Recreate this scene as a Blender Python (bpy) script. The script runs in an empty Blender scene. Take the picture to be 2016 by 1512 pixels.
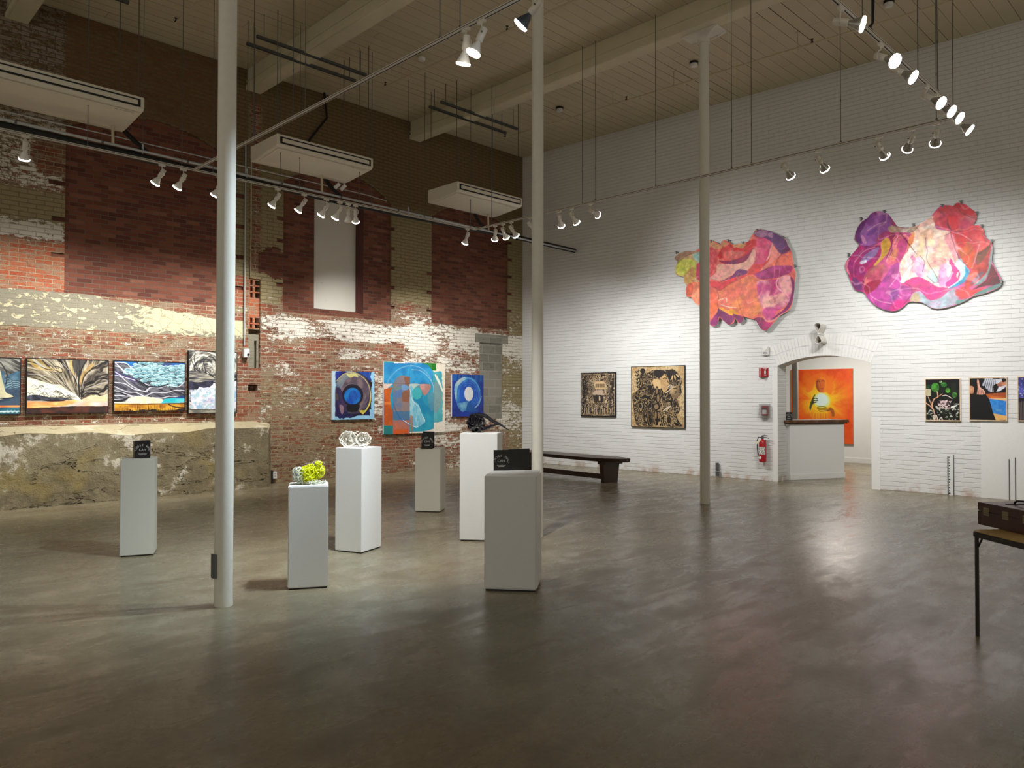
import bpy, bmesh, math, random
import numpy as np
from mathutils import Vector, Matrix

# ------------------------------------------------------------------ camera
FPX, YAW, PIT, ROL, CX, CY, H, AL = (1480.427, 0.790206, 0.01655367, 0.0015565,
                                      -13.14681, -12.91283, 7.4784, 0.0672225)
F_ = np.array([math.cos(PIT)*math.cos(YAW), math.cos(PIT)*math.sin(YAW), math.sin(PIT)])
R_ = np.cross(F_, [0, 0, 1]); R_ /= np.linalg.norm(R_); U_ = np.cross(R_, F_)
R_, U_ = math.cos(ROL)*R_+math.sin(ROL)*U_, -math.sin(ROL)*R_+math.cos(ROL)*U_
EYE = np.array([CX, CY, 1.6])
scene = bpy.context.scene
COL = scene.collection
cam = bpy.data.cameras.new('camera'); cam.sensor_width = 36; cam.lens = FPX/2016*36
cam.clip_start = .05; cam.clip_end = 200
camo = bpy.data.objects.new('camera', cam); COL.objects.link(camo)
camo.matrix_world = Matrix(((R_[0], U_[0], -F_[0], CX), (R_[1], U_[1], -F_[1], CY), (R_[2], U_[2], -F_[2], 1.6), (0, 0, 0, 1)))
scene.camera = camo
# ------------------------------------------------------------------ light of the place
world = bpy.data.worlds.new('world'); scene.world = world; world.use_nodes = True
WB = world.node_tree.nodes['Background']
WB.inputs[0].default_value = (1.0, .92, .80, 1); WB.inputs[1].default_value = .35
scene.view_settings.view_transform = 'Standard'; scene.view_settings.look = 'None'
scene.view_settings.gamma = 1; scene.view_settings.use_curve_mapping = False
scene.view_settings.exposure = 0.45
scene.cycles.max_bounces = 6; scene.cycles.diffuse_bounces = 4; scene.cycles.glossy_bounces = 3
scene.cycles.caustics_reflective = False; scene.cycles.caustics_refractive = False
scene.cycles.sample_clamp_indirect = 6
SPOT_W = 240.0          # power of one lamp head
ZT = 4.8                # height of the lighting track
TA, TB, TC, TD = -2.16, -3.5, -10.46, -8.87      # track lines: y, x, y, x

# white wall frame: s runs along it away from the corner, n points out of the room
NW = np.array([math.cos(AL), math.sin(AL), 0.]); SW = np.array([math.sin(AL), -math.cos(AL), 0.])
def W(s, z, out=0.):
    'point on the white wall, out metres into the room'
    P = SW*s-NW*out; return (P[0], P[1], z)
def rays(x, y):
    x = np.asarray(x, float); y = np.asarray(y, float)
    return F_+((x-1008)/FPX)[..., None]*R_-((y-756)/FPX)[..., None]*U_
def on_left(x, y, out=0.):
    'picture point -> (X, Z) on the brick wall'
    d = rays(x, y); t = (-out-EYE[1])/d[..., 1]; return EYE[0]+d[..., 0]*t, EYE[2]+d[..., 2]*t
def on_right(x, y, out=0.):
    'picture point -> (s, z) on the white wall'
    d = rays(x, y); t = (-out-EYE@NW)/(d@NW); P = EYE+d*t[..., None]; return P@SW, P[..., 2]

# ------------------------------------------------------------------ helpers
def lin(c):
    c = np.asarray(c, float)/255.; return np.where(c <= .04045, c/12.92, ((c+.055)/1.055)**2.4)
def rgba(c): l = lin(c); return (float(l[0]), float(l[1]), float(l[2]), 1)
class NT:
    'small node helper'
    def __init__(s, name, base=(200, 200, 200), rough=.6, metal=0., spec=.5):
        s.m = bpy.data.materials.new(name); s.m.use_nodes = True; s.t = s.m.node_tree
        s.b = s.t.nodes['Principled BSDF']; s.b.inputs['Base Color'].default_value = rgba(base)
        s.b.inputs['Roughness'].default_value = rough; s.b.inputs['Metallic'].default_value = metal
        s.b.inputs['Specular IOR Level'].default_value = spec
        s.m.diffuse_color = rgba(base)
    def n(s, typ, **kw):
        nd = s.t.nodes.new(typ)
        for k, v in kw.items(): setattr(nd, k, v)
        return nd
    def put(s, sock, v):
        if isinstance(v, bpy.types.NodeSocket): s.t.links.new(v, sock)
        elif isinstance(v, (tuple, list)) and len(v) == 3 and sock.type == 'RGBA': sock.default_value = rgba(v)
        else: sock.default_value = v
    def mth(s, op, a, b=0., clamp=False):
        nd = s.n('ShaderNodeMath', operation=op, use_clamp=clamp); s.put(nd.inputs[0], a); s.put(nd.inputs[1], b); return nd.outputs[0]
    def mix(s, f, a, b, mode='MIX'):
        nd = s.n('ShaderNodeMix', data_type='RGBA', blend_type=mode)
        s.put(nd.inputs[0], f); s.put(nd.inputs[6], a); s.put(nd.inputs[7], b); return nd.outputs[2]
    def step(s, v, lo, hi):
        nd = s.n('ShaderNodeMapRange', interpolation_type='SMOOTHSTEP'); s.put(nd.inputs[0], v)
        s.put(nd.inputs[1], lo); s.put(nd.inputs[2], hi); return nd.outputs[0]
    def rng(s, v, a, b, c, d):
        nd = s.n('ShaderNodeMapRange'); s.put(nd.inputs[0], v)
        for i, q in enumerate((a, b, c, d)): s.put(nd.inputs[i+1], q)
        return nd.outputs[0]
    def pos(s): return s.n('ShaderNodeNewGeometry').outputs['Position']
    def obj(s): return s.n('ShaderNodeTexCoord').outputs['Object']
    def sc(s, v, sx, sy, sz):
        nd = s.n('ShaderNodeVectorMath', operation='MULTIPLY'); s.put(nd.inputs[0], v); nd.inputs[1].default_value = (sx, sy, sz); return nd.outputs[0]
    def addv(s, a, b):
        nd = s.n('ShaderNodeVectorMath', operation='ADD'); s.put(nd.inputs[0], a); s.put(nd.inputs[1], b); return nd.outputs[0]
    def noise(s, v, scale, det=3, rough=.55, col=False, dist=0.):
        nd = s.n('ShaderNodeTexNoise'); s.put(nd.inputs['Vector'], v); nd.inputs['Scale'].default_value = scale
        nd.inputs['Detail'].default_value = det; nd.inputs['Roughness'].default_value = rough
        nd.inputs['Distortion'].default_value = dist
        return nd.outputs[1 if col else 0]
    def vor(s, v, scale, feature='F1', out='Distance'):
        nd = s.n('ShaderNodeTexVoronoi', feature=feature); s.put(nd.inputs['Vector'], v); nd.inputs['Scale'].default_value = scale; return nd.outputs[out]
    def ramp(s, v, stops):
        nd = s.n('ShaderNodeValToRGB'); s.put(nd.inputs[0], v); e = nd.color_ramp.elements
        while len(e) < len(stops): e.new(.5)
        for i, (p, c) in enumerate(stops): e[i].position = p; e[i].color = rgba(c)
        return nd.outputs[0]
    def sep(s, v):
        nd = s.n('ShaderNodeSeparateXYZ'); s.put(nd.inputs[0], v); return nd.outputs
    def comb(s, x, y, z=0.):
        nd = s.n('ShaderNodeCombineXYZ'); s.put(nd.inputs[0], x); s.put(nd.inputs[1], y); s.put(nd.inputs[2], z); return nd.outputs[0]
    def attr(s, name): return s.n('ShaderNodeAttribute', attribute_name=name)
    def brick(s, v, w, h, mortar, c1=(0, 0, 0), c2=(255, 255, 255), cm=(0, 0, 0), smooth=.1, off=.5):
        nd = s.n('ShaderNodeTexBrick', offset=off); s.put(nd.inputs['Vector'], v)
        s.put(nd.inputs['Color1'], c1); s.put(nd.inputs['Color2'], c2); s.put(nd.inputs['Mortar'], cm)
        nd.inputs['Scale'].default_value = 1; nd.inputs['Mortar Size'].default_value = mortar
        nd.inputs['Mortar Smooth'].default_value = smooth; nd.inputs['Brick Width'].default_value = w
        nd.inputs['Row Height'].default_value = h; return nd.outputs[0], nd.outputs[1]
    def bump(s, h, dist=.01, strength=1.):
        nd = s.n('ShaderNodeBump'); nd.inputs['Strength'].default_value = strength; nd.inputs['Distance'].default_value = dist
        s.put(nd.inputs['Height'], h); s.t.links.new(nd.outputs[0], s.b.inputs['Normal'])
    def base(s, v): s.put(s.b.inputs['Base Color'], v)
    def rough(s, v): s.put(s.b.inputs['Roughness'], v)

def simple(name, c, rough=.55, metal=0., var=.06, scale=8., bump=0., spec=.5):
    'plain paint, metal or wood with a slight procedural variation'
    k = NT(name, c, rough, metal, spec); v = k.obj()
    n = k.noise(v, scale, 4)
    a = np.array(c, float)
    k.base(k.mix(n, tuple(np.clip(a*(1-var), 0, 255)), tuple(np.clip(a*(1+var), 0, 255))))
    k.rough(k.rng(n, 0, 1, max(rough-.06, .02), min(rough+.06, 1)))
    if bump: k.bump(k.noise(v, scale*8, 3), bump)
    return k.m

class MB:
    'mesh builder'
    def __init__(s): s.v = []; s.f = []
    def add(s, vs, fs):
        o = len(s.v); s.v += [tuple(map(float, p)) for p in vs]; s.f += [tuple(i+o for i in q) for q in fs]; return s
    def hexa(s, b, t):
        return s.add(list(b)+list(t), [(3, 2, 1, 0), (4, 5, 6, 7), (0, 1, 5, 4), (1, 2, 6, 5), (2, 3, 7, 6), (3, 0, 4, 7)])
    def box(s, x0, x1, y0, y1, z0, z1):
        return s.hexa([(x0, y0, z0), (x1, y0, z0), (x1, y1, z0), (x0, y1, z0)], [(x0, y0, z1), (x1, y0, z1), (x1, y1, z1), (x0, y1, z1)])
    def quad(s, *p): return s.add(p, [tuple(range(len(p)))])
    def lathe(s, prof, a=(0, 0, 0), b=(0, 0, 1), seg=20, cap=True):
        'prof: list of (radius, distance along a->b)'
        a = Vector(a); d = (Vector(b)-a).normalized(); u = d.orthogonal().normalized(); w = d.cross(u)
        vs = []; fs = []; n = len(prof)
        for r, t in prof:
            for i in range(seg):
                q = 2*math.pi*i/seg; vs.append(a+d*t+(u*math.cos(q)+w*math.sin(q))*r)
        for j in range(n-1):
            for i in range(seg):
                k = (i+1) % seg; fs.append((j*seg+i, j*seg+k, (j+1)*seg+k, (j+1)*seg+i))
        if cap: fs.append(tuple(range(seg))[::-1]); fs.append(tuple((n-1)*seg+i for i in range(seg)))
        return s.add(vs, fs)
    def cyl(s, a, b, r, seg=12): L = (Vector(b)-Vector(a)).length; return s.lathe([(r, 0), (r, L)], a, b, seg)
    def tube(s, pts, r, seg=6, closed=False):
        P = [Vector(p) for p in pts]; n = len(P); rr = r if hasattr(r, '__len__') else [r]*n
        vs = []; fs = []; up = None
        for i in range(n):
            t = (P[(i+1) % n]-P[i-1]) if closed else (P[min(i+1, n-1)]-P[max(i-1, 0)])
            t = t.normalized() if t.length > 1e-9 else Vector((0, 0, 1))
            up = t.orthogonal().normalized() if up is None else (up-t*up.dot(t))
            if up.length < 1e-6: up = t.orthogonal()
            up = up.normalized(); w = t.cross(up)
            for k in range(seg):
                q = 2*math.pi*k/seg; vs.append(P[i]+(up*math.cos(q)+w*math.sin(q))*rr[i])
        for i in range(n if closed else n-1):
            j = (i+1) % n
            for k in range(seg):
                m = (k+1) % seg; fs.append((i*seg+k, i*seg+m, j*seg+m, j*seg+k))
        if not closed: fs.append(tuple(range(seg))[::-1]); fs.append(tuple((n-1)*seg+k for k in range(seg)))
        return s.add(vs, fs)
    def prism(s, poly, fa, fb):
        'poly 2-D, fa / fb map a 2-D point to the two ends'
        n = len(poly); return s.add([fa(*p) for p in poly]+[fb(*p) for p in poly],
            [tuple(range(n))[::-1], tuple(range(n, 2*n))]+[(i, (i+1) % n, n+(i+1) % n, n+i) for i in range(n)])
    def build(s, name, mat, parent=None, smooth=False, bevel=0., loc=None):
        me = bpy.data.meshes.new(name); me.from_pydata(s.v, [], s.f); me.update()
        bm = bmesh.new(); bm.from_mesh(me)
        if bevel: bmesh.ops.bevel(bm, geom=[e for e in bm.edges if e.calc_face_angle(0) > .6], offset=bevel, segments=2, affect='EDGES', clamp_overlap=True)
        bmesh.ops.recalc_face_normals(bm, faces=bm.faces); bm.to_mesh(me); bm.free()
        if smooth: me.shade_smooth() if not bevel else None
        if smooth and hasattr(me, 'set_sharp_from_angle'): me.set_sharp_from_angle(angle=math.radians(38))
        me.materials.append(mat); o = bpy.data.objects.new(name, me); COL.objects.link(o)
        if parent is not None: o.parent = parent
        if loc: o.location = loc
        return o
def tag(o, label=None, cat=None, group=None, kind=None):
    if label: o['label'] = label
    if cat: o['category'] = cat
    if group: o['group'] = group
    if kind: o['kind'] = kind
    return o
def thing(name, label, cat, loc=(0, 0, 0), rz=0., group=None):
    o = bpy.data.objects.new(name, None); COL.objects.link(o); o.location = loc; o.rotation_euler = (0, 0, rz)
    o.empty_display_size = .1; return tag(o, label, cat, group)
def struct(o): o['kind'] = 'structure'; return o

# value noise on arrays
def vnoise(x, y, seed=0):
    xi = np.floor(x).astype(np.int64); yi = np.floor(y).astype(np.int64); fx = x-xi; fy = y-yi
    fx = fx*fx*(3-2*fx); fy = fy*fy*(3-2*fy)
    def h(a, b):
        n = (a*374761393+b*668265263+seed*1274126177) & 0x7fffffff; n = ((n ^ (n >> 13))*1103515245) & 0x7fffffff
        return ((n ^ (n >> 16)) & 0xffff)/65535.
    return (h(xi, yi)*(1-fx)+h(xi+1, yi)*fx)*(1-fy)+(h(xi, yi+1)*(1-fx)+h(xi+1, yi+1)*fx)*fy
def fbm(x, y, seed=0, o=4):
    s = 0.; a = .5; t = 0.
    for i in range(o): s = s+a*vnoise(x*2**i, y*2**i, seed+i*17); t += a; a *= .5
    return s/t
def sstep(v, a, b): t = np.clip((v-a)/(b-a), 0, 1); return t*t*(3-2*t)
# ------------------------------------------------------------------ room materials
def floor_material():
    k = NT('polished_concrete', (110, 104, 92), .4); p = k.pos()
    a = k.noise(k.sc(p, 1, 1, 1), .55, 6, .62, dist=1.2); b = k.noise(p, 2.3, 8, .7, dist=.8); c = k.noise(p, 24, 5, .7)
    rot = k.n('ShaderNodeMapping'); k.put(rot.inputs[0], p); rot.inputs['Rotation'].default_value = (0, 0, .75); rot.inputs['Scale'].default_value = (.7, 3.2, 1)
    st = k.noise(rot.outputs[0], 1.6, 8, .72, dist=.6)
    t = k.mth('ADD', k.mth('MULTIPLY', a, .30), k.mth('ADD', k.mth('MULTIPLY', b, .28), k.mth('ADD', k.mth('MULTIPLY', st, .20), k.mth('MULTIPLY', c, .22))))
    col = k.ramp(t, [(.34, (86, 75, 55)), (.45, (112, 101, 79)), (.54, (131, 121, 97)), (.66, (158, 149, 126))])
    green = k.step(k.noise(p, .28, 3), .5, .68)
    col = k.mix(k.mth('MULTIPLY', green, .35), col, (112, 120, 106))
    sp = k.vor(p, 2.2); dark = k.mth('MULTIPLY', k.step(sp, .028, .012), k.step(k.noise(p, 1.1, 2), .5, .56))
    col = k.mix(dark, col, (38, 32, 27)); k.base(col)
    k.rough(k.rng(k.mth('ADD', k.mth('MULTIPLY', st, .6), k.mth('MULTIPLY', b, .4)), .3, .7, .44, .13))
    k.b.inputs['Specular IOR Level'].default_value = .5
    k.bump(k.mth('ADD', k.mth('MULTIPLY', b, .8), k.mth('MULTIPLY', c, .25)), .012, .28)
    return k.m
def ceiling_material():
    k = NT('painted_plank_ceiling', (196, 182, 146), .75); p = k.pos(); x, y, z = k.sep(p)
    v = k.mth('DIVIDE', k.mth('ADD', y, 40.03), .2); fr = k.mth('FRACT', v); idx = k.mth('FLOOR', v)
    d = k.mth('ABSOLUTE', k.mth('SUBTRACT', fr, .5))
    gapn = k.noise(k.comb(k.mth('MULTIPLY', x, .35), k.mth('MULTIPLY', idx, 7.3)), 1., 3)
    wid = k.rng(gapn, .45, .72, .0, .045)
    gap = k.mth('MAXIMUM', k.mth('GREATER_THAN', d, k.mth('SUBTRACT', .5, wid)), k.mth('MULTIPLY', k.mth('GREATER_THAN', d, .482), .42))
    bd = k.noise(k.comb(k.mth('MULTIPLY', x, .25), k.mth('MULTIPLY', idx, 3.1)), 1., 2)
    col = k.mix(bd, (194, 184, 156), (214, 204, 178)); col = k.mix(k.mth('MULTIPLY', k.noise(p, 5, 5), .3), col, (168, 157, 130))
    end = k.mth('LESS_THAN', k.mth('FRACT', k.mth('ADD', k.mth('DIVIDE', x, 7.54), k.mth('MULTIPLY', idx, .37))), .001)
    k.base(k.mix(k.mth('MAXIMUM', gap, k.mth('MULTIPLY', end, .6)), col, (30, 24, 16)))
    k.bump(k.mth('SUBTRACT', k.mth('MULTIPLY', k.noise(p, 14, 3), .1), gap), .01, .8)
    return k.m
def white_brick():
    k = NT('white_painted_brick', (222, 220, 214), .55); p = k.obj(); x, y, z = k.sep(p)
    w = k.noise(p, 1.4, 3, col=True); wx, wy, wz = k.sep(w)
    u = k.comb(k.mth('ADD', x, k.mth('MULTIPLY', wx, .03)), k.mth('ADD', z, k.mth('MULTIPLY', k.mth('SUBTRACT', k.noise(k.comb(x, k.mth('MULTIPLY', z, 4)), .9, 4), .5), .035)))
    c, fac = k.brick(u, .222, .0745, .006, smooth=.9)
    rows = k.mth('ABSOLUTE', k.mth('SUBTRACT', k.mth('FRACT', k.mth('DIVIDE', k.sep(u)[1], .0745)), .5))
    rl = k.step(rows, .41, .5)
    soft = k.noise(k.comb(x, k.mth('MULTIPLY', z, 3)), 2.2, 4)
    hgt = k.mth('SUBTRACT', k.mth('MULTIPLY', k.sep(c)[0], .22), k.mth('ADD', k.mth('MULTIPLY', fac, k.rng(soft, .35, .65, .1, .55)), k.mth('MULTIPLY', rl, k.rng(soft, .3, .7, .35, 1.))))
    fine = k.noise(p, 45, 5, .7); n2 = k.noise(p, 9, 4)
    k.bump(k.mth('ADD', hgt, k.mth('ADD', k.mth('MULTIPLY', fine, .35), k.mth('MULTIPLY', n2, .8))), .010, .6)
    col = k.mix(k.noise(p, 2.5, 4), (212, 213, 212), (224, 225, 223))
    col = k.mix(k.mth('MULTIPLY', rl, k.rng(soft, .35, .7, .08, .34)), col, (160, 157, 150))
    worn = k.mth('MULTIPLY', k.step(z, .22, .0), k.step(k.noise(p, 5, 5), .42, .62))
    col = k.mix(k.mth('MULTIPLY', worn, .75), col, (176, 148, 126))
    pink = k.mth('MULTIPLY', k.step(k.noise(p, 1.7, 3), .66, .74), .25); col = k.mix(pink, col, (214, 190, 178))
    speck = k.mth('LESS_THAN', k.vor(p, 1.6), .012); col = k.mix(speck, col, (60, 55, 50))
    k.base(col); return k.m
def old_brick():
    'the brick wall: bare brick, flaking whitewash, khaki paint, plaster, later infill and blockwork, told apart by the zone attributes'
    k = NT('old_brick_wall', (150, 90, 70), .85, spec=.25); p = k.obj(); x, y, z = k.sep(p)
    za = k.attr('zone_a').outputs['Color']; zb = k.attr('zone_b').outputs['Color']
    Wt, Kh, Pl = k.sep(za); In, Ci, Rd = k.sep(zb)
    wob = k.mth('MULTIPLY', k.mth('SUBTRACT', k.noise(k.comb(x, k.mth('MULTIPLY', z, 3)), 1.2, 4), .5), .035)
    u = k.comb(k.mth('ADD', x, k.mth('MULTIPLY', k.noise(p, 6, 2), .02)), k.mth('ADD', z, wob))
    c, fac = k.brick(u, .222, .0685, .0068, smooth=.35); rnd = k.sep(c)[0]
    x4 = k.mth('MULTIPLY', x, 1.)
    streak = k.comb(x4, k.mth('MULTIPLY', z, 2.3))
    nL = k.noise(streak, 2.2, 5, .6); nM = k.noise(streak, 9, 6, .7); nF = k.noise(p, 48, 5, .75)
    # bare brick
    bare = k.ramp(k.mth('ADD', k.mth('MULTIPLY', rnd, .6), k.mth('MULTIPLY', nM, .4)), [(.12, (70, 40, 32)), (.3, (118, 60, 42)), (.5, (150, 78, 54)), (.68, (126, 84, 66)), (.85, (146, 116, 90))])
    bare = k.mix(k.mth('MULTIPLY', nF, .5), bare, (116, 84, 68))
    bare = k.mix(Rd, bare, k.mix(rnd, (170, 80, 50), (186, 104, 68)))
    mort = k.mix(nF, (150, 136, 108), (214, 202, 170)); bare = k.mix(k.mth('MULTIPLY', fac, k.rng(nM, .35, .6, .55, 1.)), bare, mort)
    gr = k.noise(k.comb(x4, k.mth('MULTIPLY', z, 1.8)), 14, 6, .75); grime = k.mth('MULTIPLY', k.step(k.mth('ADD', gr, k.mth('MULTIPLY', k.mth('SUBTRACT', nL, .5), .9)), .47, .58), .66); bare = k.mix(grime, bare, k.mix(nF, (96, 80, 60), (184, 168, 140)))
    spk = k.step(k.noise(p, 70, 3, .8), .60, .66); bare = k.mix(k.mth('MULTIPLY', spk, .7), bare, (216, 206, 184)); pit = k.step(k.noise(p, 34, 4, .8), .64, .70); bare = k.mix(k.mth('MULTIPLY', pit, .8), bare, (62, 42, 32))
    # khaki paint
    kh = k.mix(nM, (132, 118, 86), (182, 168, 130)); kh = k.mix(k.mth('MULTIPLY', fac, .45), kh, (100, 88, 62)); kh = k.mix(k.mth('MULTIPLY', nF, .35), kh, (112, 98, 66))
    ck = k.step(k.mth('ADD', Kh, k.mth('ADD', k.mth('MULTIPLY', k.mth('SUBTRACT', nM, .5), 1.3), k.mth('MULTIPLY', k.mth('SUBTRACT', nF, .5), .7))), .46, .56)
    col = k.mix(ck, bare, kh)
    # whitewash
    wt = k.mix(nL, (214, 206, 190), (236, 231, 220)); wt = k.mix(k.mth('MULTIPLY', fac, .35), wt, (170, 158, 138))
    cw = k.step(k.mth('ADD', Wt, k.mth('ADD', k.mth('MULTIPLY', k.mth('SUBTRACT', rnd, .5), .22), k.mth('ADD', k.mth('MULTIPLY', k.mth('SUBTRACT', nM, .5), 1.9), k.mth('MULTIPLY', k.mth('SUBTRACT', nF, .5), 1.1)))), .48, .56)
    col = k.mix(cw, col, wt)
    # plaster band: grey render with peeling cream paint
    pv = k.noise(k.comb(x, k.mth('MULTIPLY', z, 1.6)), 8., 8, .68, dist=.4)
    cream = k.step(k.mth('ADD', pv, k.mth('MULTIPLY', k.mth('SUBTRACT', k.sep(k.attr('zone_c').outputs['Color'])[0], .5), .5)), .485, .5)
    crack = k.step(k.vor(k.addv(p, k.sc(k.noise(p, 6, 3, col=True), .12, .12, .12)), 4.5, 'DISTANCE_TO_EDGE'), .022, .008)
    pl = k.mix(k.noise(p, 30, 5, .7), (122, 116, 98), (158, 152, 132)); crm = k.mix(k.noise(p, 3, 3), (200, 190, 152), (210, 201, 168))
    crm = k.mix(k.mth('MULTIPLY', crack, .8), crm, (150, 140, 110)); pl = k.mix(cream, pl, crm)
    cp = k.step(k.mth('ADD', Pl, k.mth('MULTIPLY', k.mth('SUBTRACT', k.noise(p, 9, 5, .7), .5), .8)), .45, .52)
    col = k.mix(cp, col, pl)
    # later brick infill
    inb = k.ramp(k.mth('ADD', k.mth('MULTIPLY', rnd, .75), k.mth('MULTIPLY', nM, .25)), [(.06, (70, 48, 42)), (.16, (98, 56, 44)), (.5, (122, 69, 53)), (.8, (138, 84, 64)), (.97, (158, 110, 90))])
    inb = k.mix(k.mth('MULTIPLY', nF, .35), inb, (104, 66, 56)); inb = k.mix(k.mth('MULTIPLY', fac, .85), inb, (118, 104, 90))
    col = k.mix(In, col, inb)
    # blockwork
    c2, f2 = k.brick(k.comb(k.mth('ADD', x, .1), z), .4, .2, .008, smooth=.3)
    cb = k.mix(k.sep(c2)[0], (126, 124, 112), (150, 147, 134)); cb = k.mix(f2, cb, (168, 166, 152)); cb = k.mix(k.mth('MULTIPLY', nF, .3), cb, (100, 98, 88))
    col = k.mix(Ci, col, cb)
    sf = k.mth('MULTIPLY', k.sep(k.attr('zone_c').outputs['Color'])[1], 1.)      # old soot, brown size and the unlit dimness near the roof, put into colour
    col = k.mix(k.mth('MULTIPLY', sf, k.rng(nM, .3, .7, .75, 1.)), col, k.mix(k.mth('MULTIPLY', fac, .55), k.mix(nM, (74, 56, 36), (138, 112, 74)), (52, 40, 26)))
    k.base(col)
    hb = k.mth('MULTIPLY', fac, k.mth('SUBTRACT', 1., k.mth('MAXIMUM', k.mth('MULTIPLY', cp, .85), Ci)))
    h = k.mth('SUBTRACT', k.mth('ADD', k.mth('MULTIPLY', cw, .25), k.mth('ADD', k.mth('MULTIPLY', nF, .4), k.mth('ADD', k.mth('MULTIPLY', nM, .35), k.mth('MULTIPLY', k.mth('MULTIPLY', cream, cp), .35)))), hb)
    k.bump(h, .014, 1.)
    return k.m
def old_concrete():
    k = NT('weathered_concrete', (140, 128, 100), .9, spec=.2); p = k.obj(); x, y, z = k.sep(p)
    a = k.noise(p, 1.6, 7, .65); b = k.noise(p, 7, 7, .7); c = k.noise(p, 40, 5, .75)
    col = k.ramp(k.mth('ADD', k.mth('MULTIPLY', a, .5), k.mth('MULTIPLY', b, .5)), [(.32, (98, 88, 68)), (.48, (138, 127, 100)), (.6, (158, 147, 118)), (.75, (176, 164, 134))])
    col = k.mix(k.mth('MULTIPLY', k.step(k.noise(p, .9, 3), .54, .66), .5), col, (168, 148, 84))
    wsh = k.step(k.mth('ADD', k.noise(p, 3.2, 8, .72), k.mth('MULTIPLY', k.noise(p, .8, 2), .55)), .86, .93); col = k.mix(wsh, col, (214, 206, 186))
    cr = k.mth('ABSOLUTE', k.mth('SUBTRACT', k.noise(k.comb(k.mth('MULTIPLY', x, .6), k.mth('MULTIPLY', z, 2.6), 3.), 1.1, 6, .6), .5))
    crk = k.mth('MULTIPLY', k.step(cr, .006, .001), k.step(k.noise(p, 1.3, 2), .42, .52)); col = k.mix(crk, col, (44, 36, 26))
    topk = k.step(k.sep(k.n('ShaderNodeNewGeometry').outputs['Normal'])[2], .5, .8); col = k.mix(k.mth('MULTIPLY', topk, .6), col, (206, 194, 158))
    k.base(col); k.bump(k.mth('SUBTRACT', k.mth('ADD', k.mth('MULTIPLY', b, 1.2), k.mth('MULTIPLY', c, .5)), k.mth('MULTIPLY', crk, 1.5)), .03, 1.); return k.m
M = {}
M['floor'] = floor_material(); M['ceil'] = ceiling_material(); M['wbrick'] = white_brick(); M['brick'] = old_brick(); M['conc'] = old_concrete()
M['beam'] = simple('cream_beam_paint', (206, 199, 172), .7, var=.07, scale=3, bump=.002)
M['colp'] = simple('cream_column_paint', (218, 216, 205), .5, var=.03, scale=20, bump=.0015)
M['white'] = simple('white_paint', (224, 224, 221), .5, var=.02, scale=6)
M['plinth'] = simple('plinth_paint', (222, 223, 221), .6, var=.02, scale=60, bump=.0006)
M['plinth_grey'] = simple('pale_grey_plinth_paint', (196, 193, 180), .6, var=.02, scale=60, bump=.0006)
M['black'] = simple('black_paint', (18, 16, 16), .5, var=.1)
M['steel'] = simple('zinc_steel', (176, 180, 182), .4, .35, var=.08)
M['dsteel'] = simple('dull_zinc_channel', (96, 98, 98), .5, .5, var=.08)
M['track'] = simple('ivory_track_enamel', (206, 200, 188), .4, var=.03)
M['slot'] = simple('track_slot_shadow_black', (20, 18, 16), .6)
M['lampbody'] = simple('ivory_lamp_enamel', (214, 208, 196), .35, var=.03)
M['bulb'] = simple('silvered_bulb_glass', (176, 174, 168), .18, .6, var=.06)
M['bulbw'] = simple('white_bulb_glass', (226, 224, 218), .3, var=.03)
M['bulbd'] = simple('dark_finned_heatsink', (70, 78, 90), .4, .4, var=.1)
M['pipew'] = simple('painted_pipe', (192, 182, 152), .55, var=.05)
M['rubber'] = simple('black_pipe_insulation', (16, 14, 13), .7, var=.15)
M['ac'] = simple('ivory_enamel_casing', (226, 220, 204), .4, var=.02)
M['darkwood'] = None
def wood(name, c1, c2, sc=(1, 12, 12), rough=.4):
    k = NT(name, c1, rough); v = k.sc(k.obj(), *sc); n = k.noise(v, 3, 6, .65, dist=.8)
    k.base(k.mix(n, c1, c2)); k.bump(n, .002); return k.m
M['darkwood'] = wood('dark_stained_timber', (34, 20, 14), (74, 48, 34), (1.5, 1.5, 14), .38)
M['casewood'] = wood('mahogany_case_wood', (44, 20, 14), (78, 38, 26), (10, 10, 2), .35)
M['slabwood'] = wood('live_edge_timber', (40, 24, 16), (112, 72, 42), (8, 8, 8), .45)
M['tan'] = simple('tan_tabletop_vinyl', (176, 146, 88), .45, var=.06)
M['brown'] = simple('brown_table_steel', (44, 38, 34), .45, .2)
M['red'] = simple('red_enamel', (170, 22, 34), .3, var=.06)
def emission(name, c, strength):
    k = NT(name, c, .4); k.b.inputs['Emission Color'].default_value = rgba(c); k.b.inputs['Emission Strength'].default_value = strength; return k.m
M['lens'] = emission('glowing_lamp_lens', (255, 250, 240), 9); M['lensc'] = emission('glowing_cool_lamp_lens', (214, 234, 255), 9)

# ------------------------------------------------------------------ room shell
XN, YN = -19., -19.      # how far floor and ceiling run behind the viewer
struct(MB().box(XN, 8.5, YN, 1.2, -.2, 0).build('floor', M['floor']))
struct(MB().box(XN, 1.8, YN, 1.2, H, H+.2).build('ceiling', M['ceil']))

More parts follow.
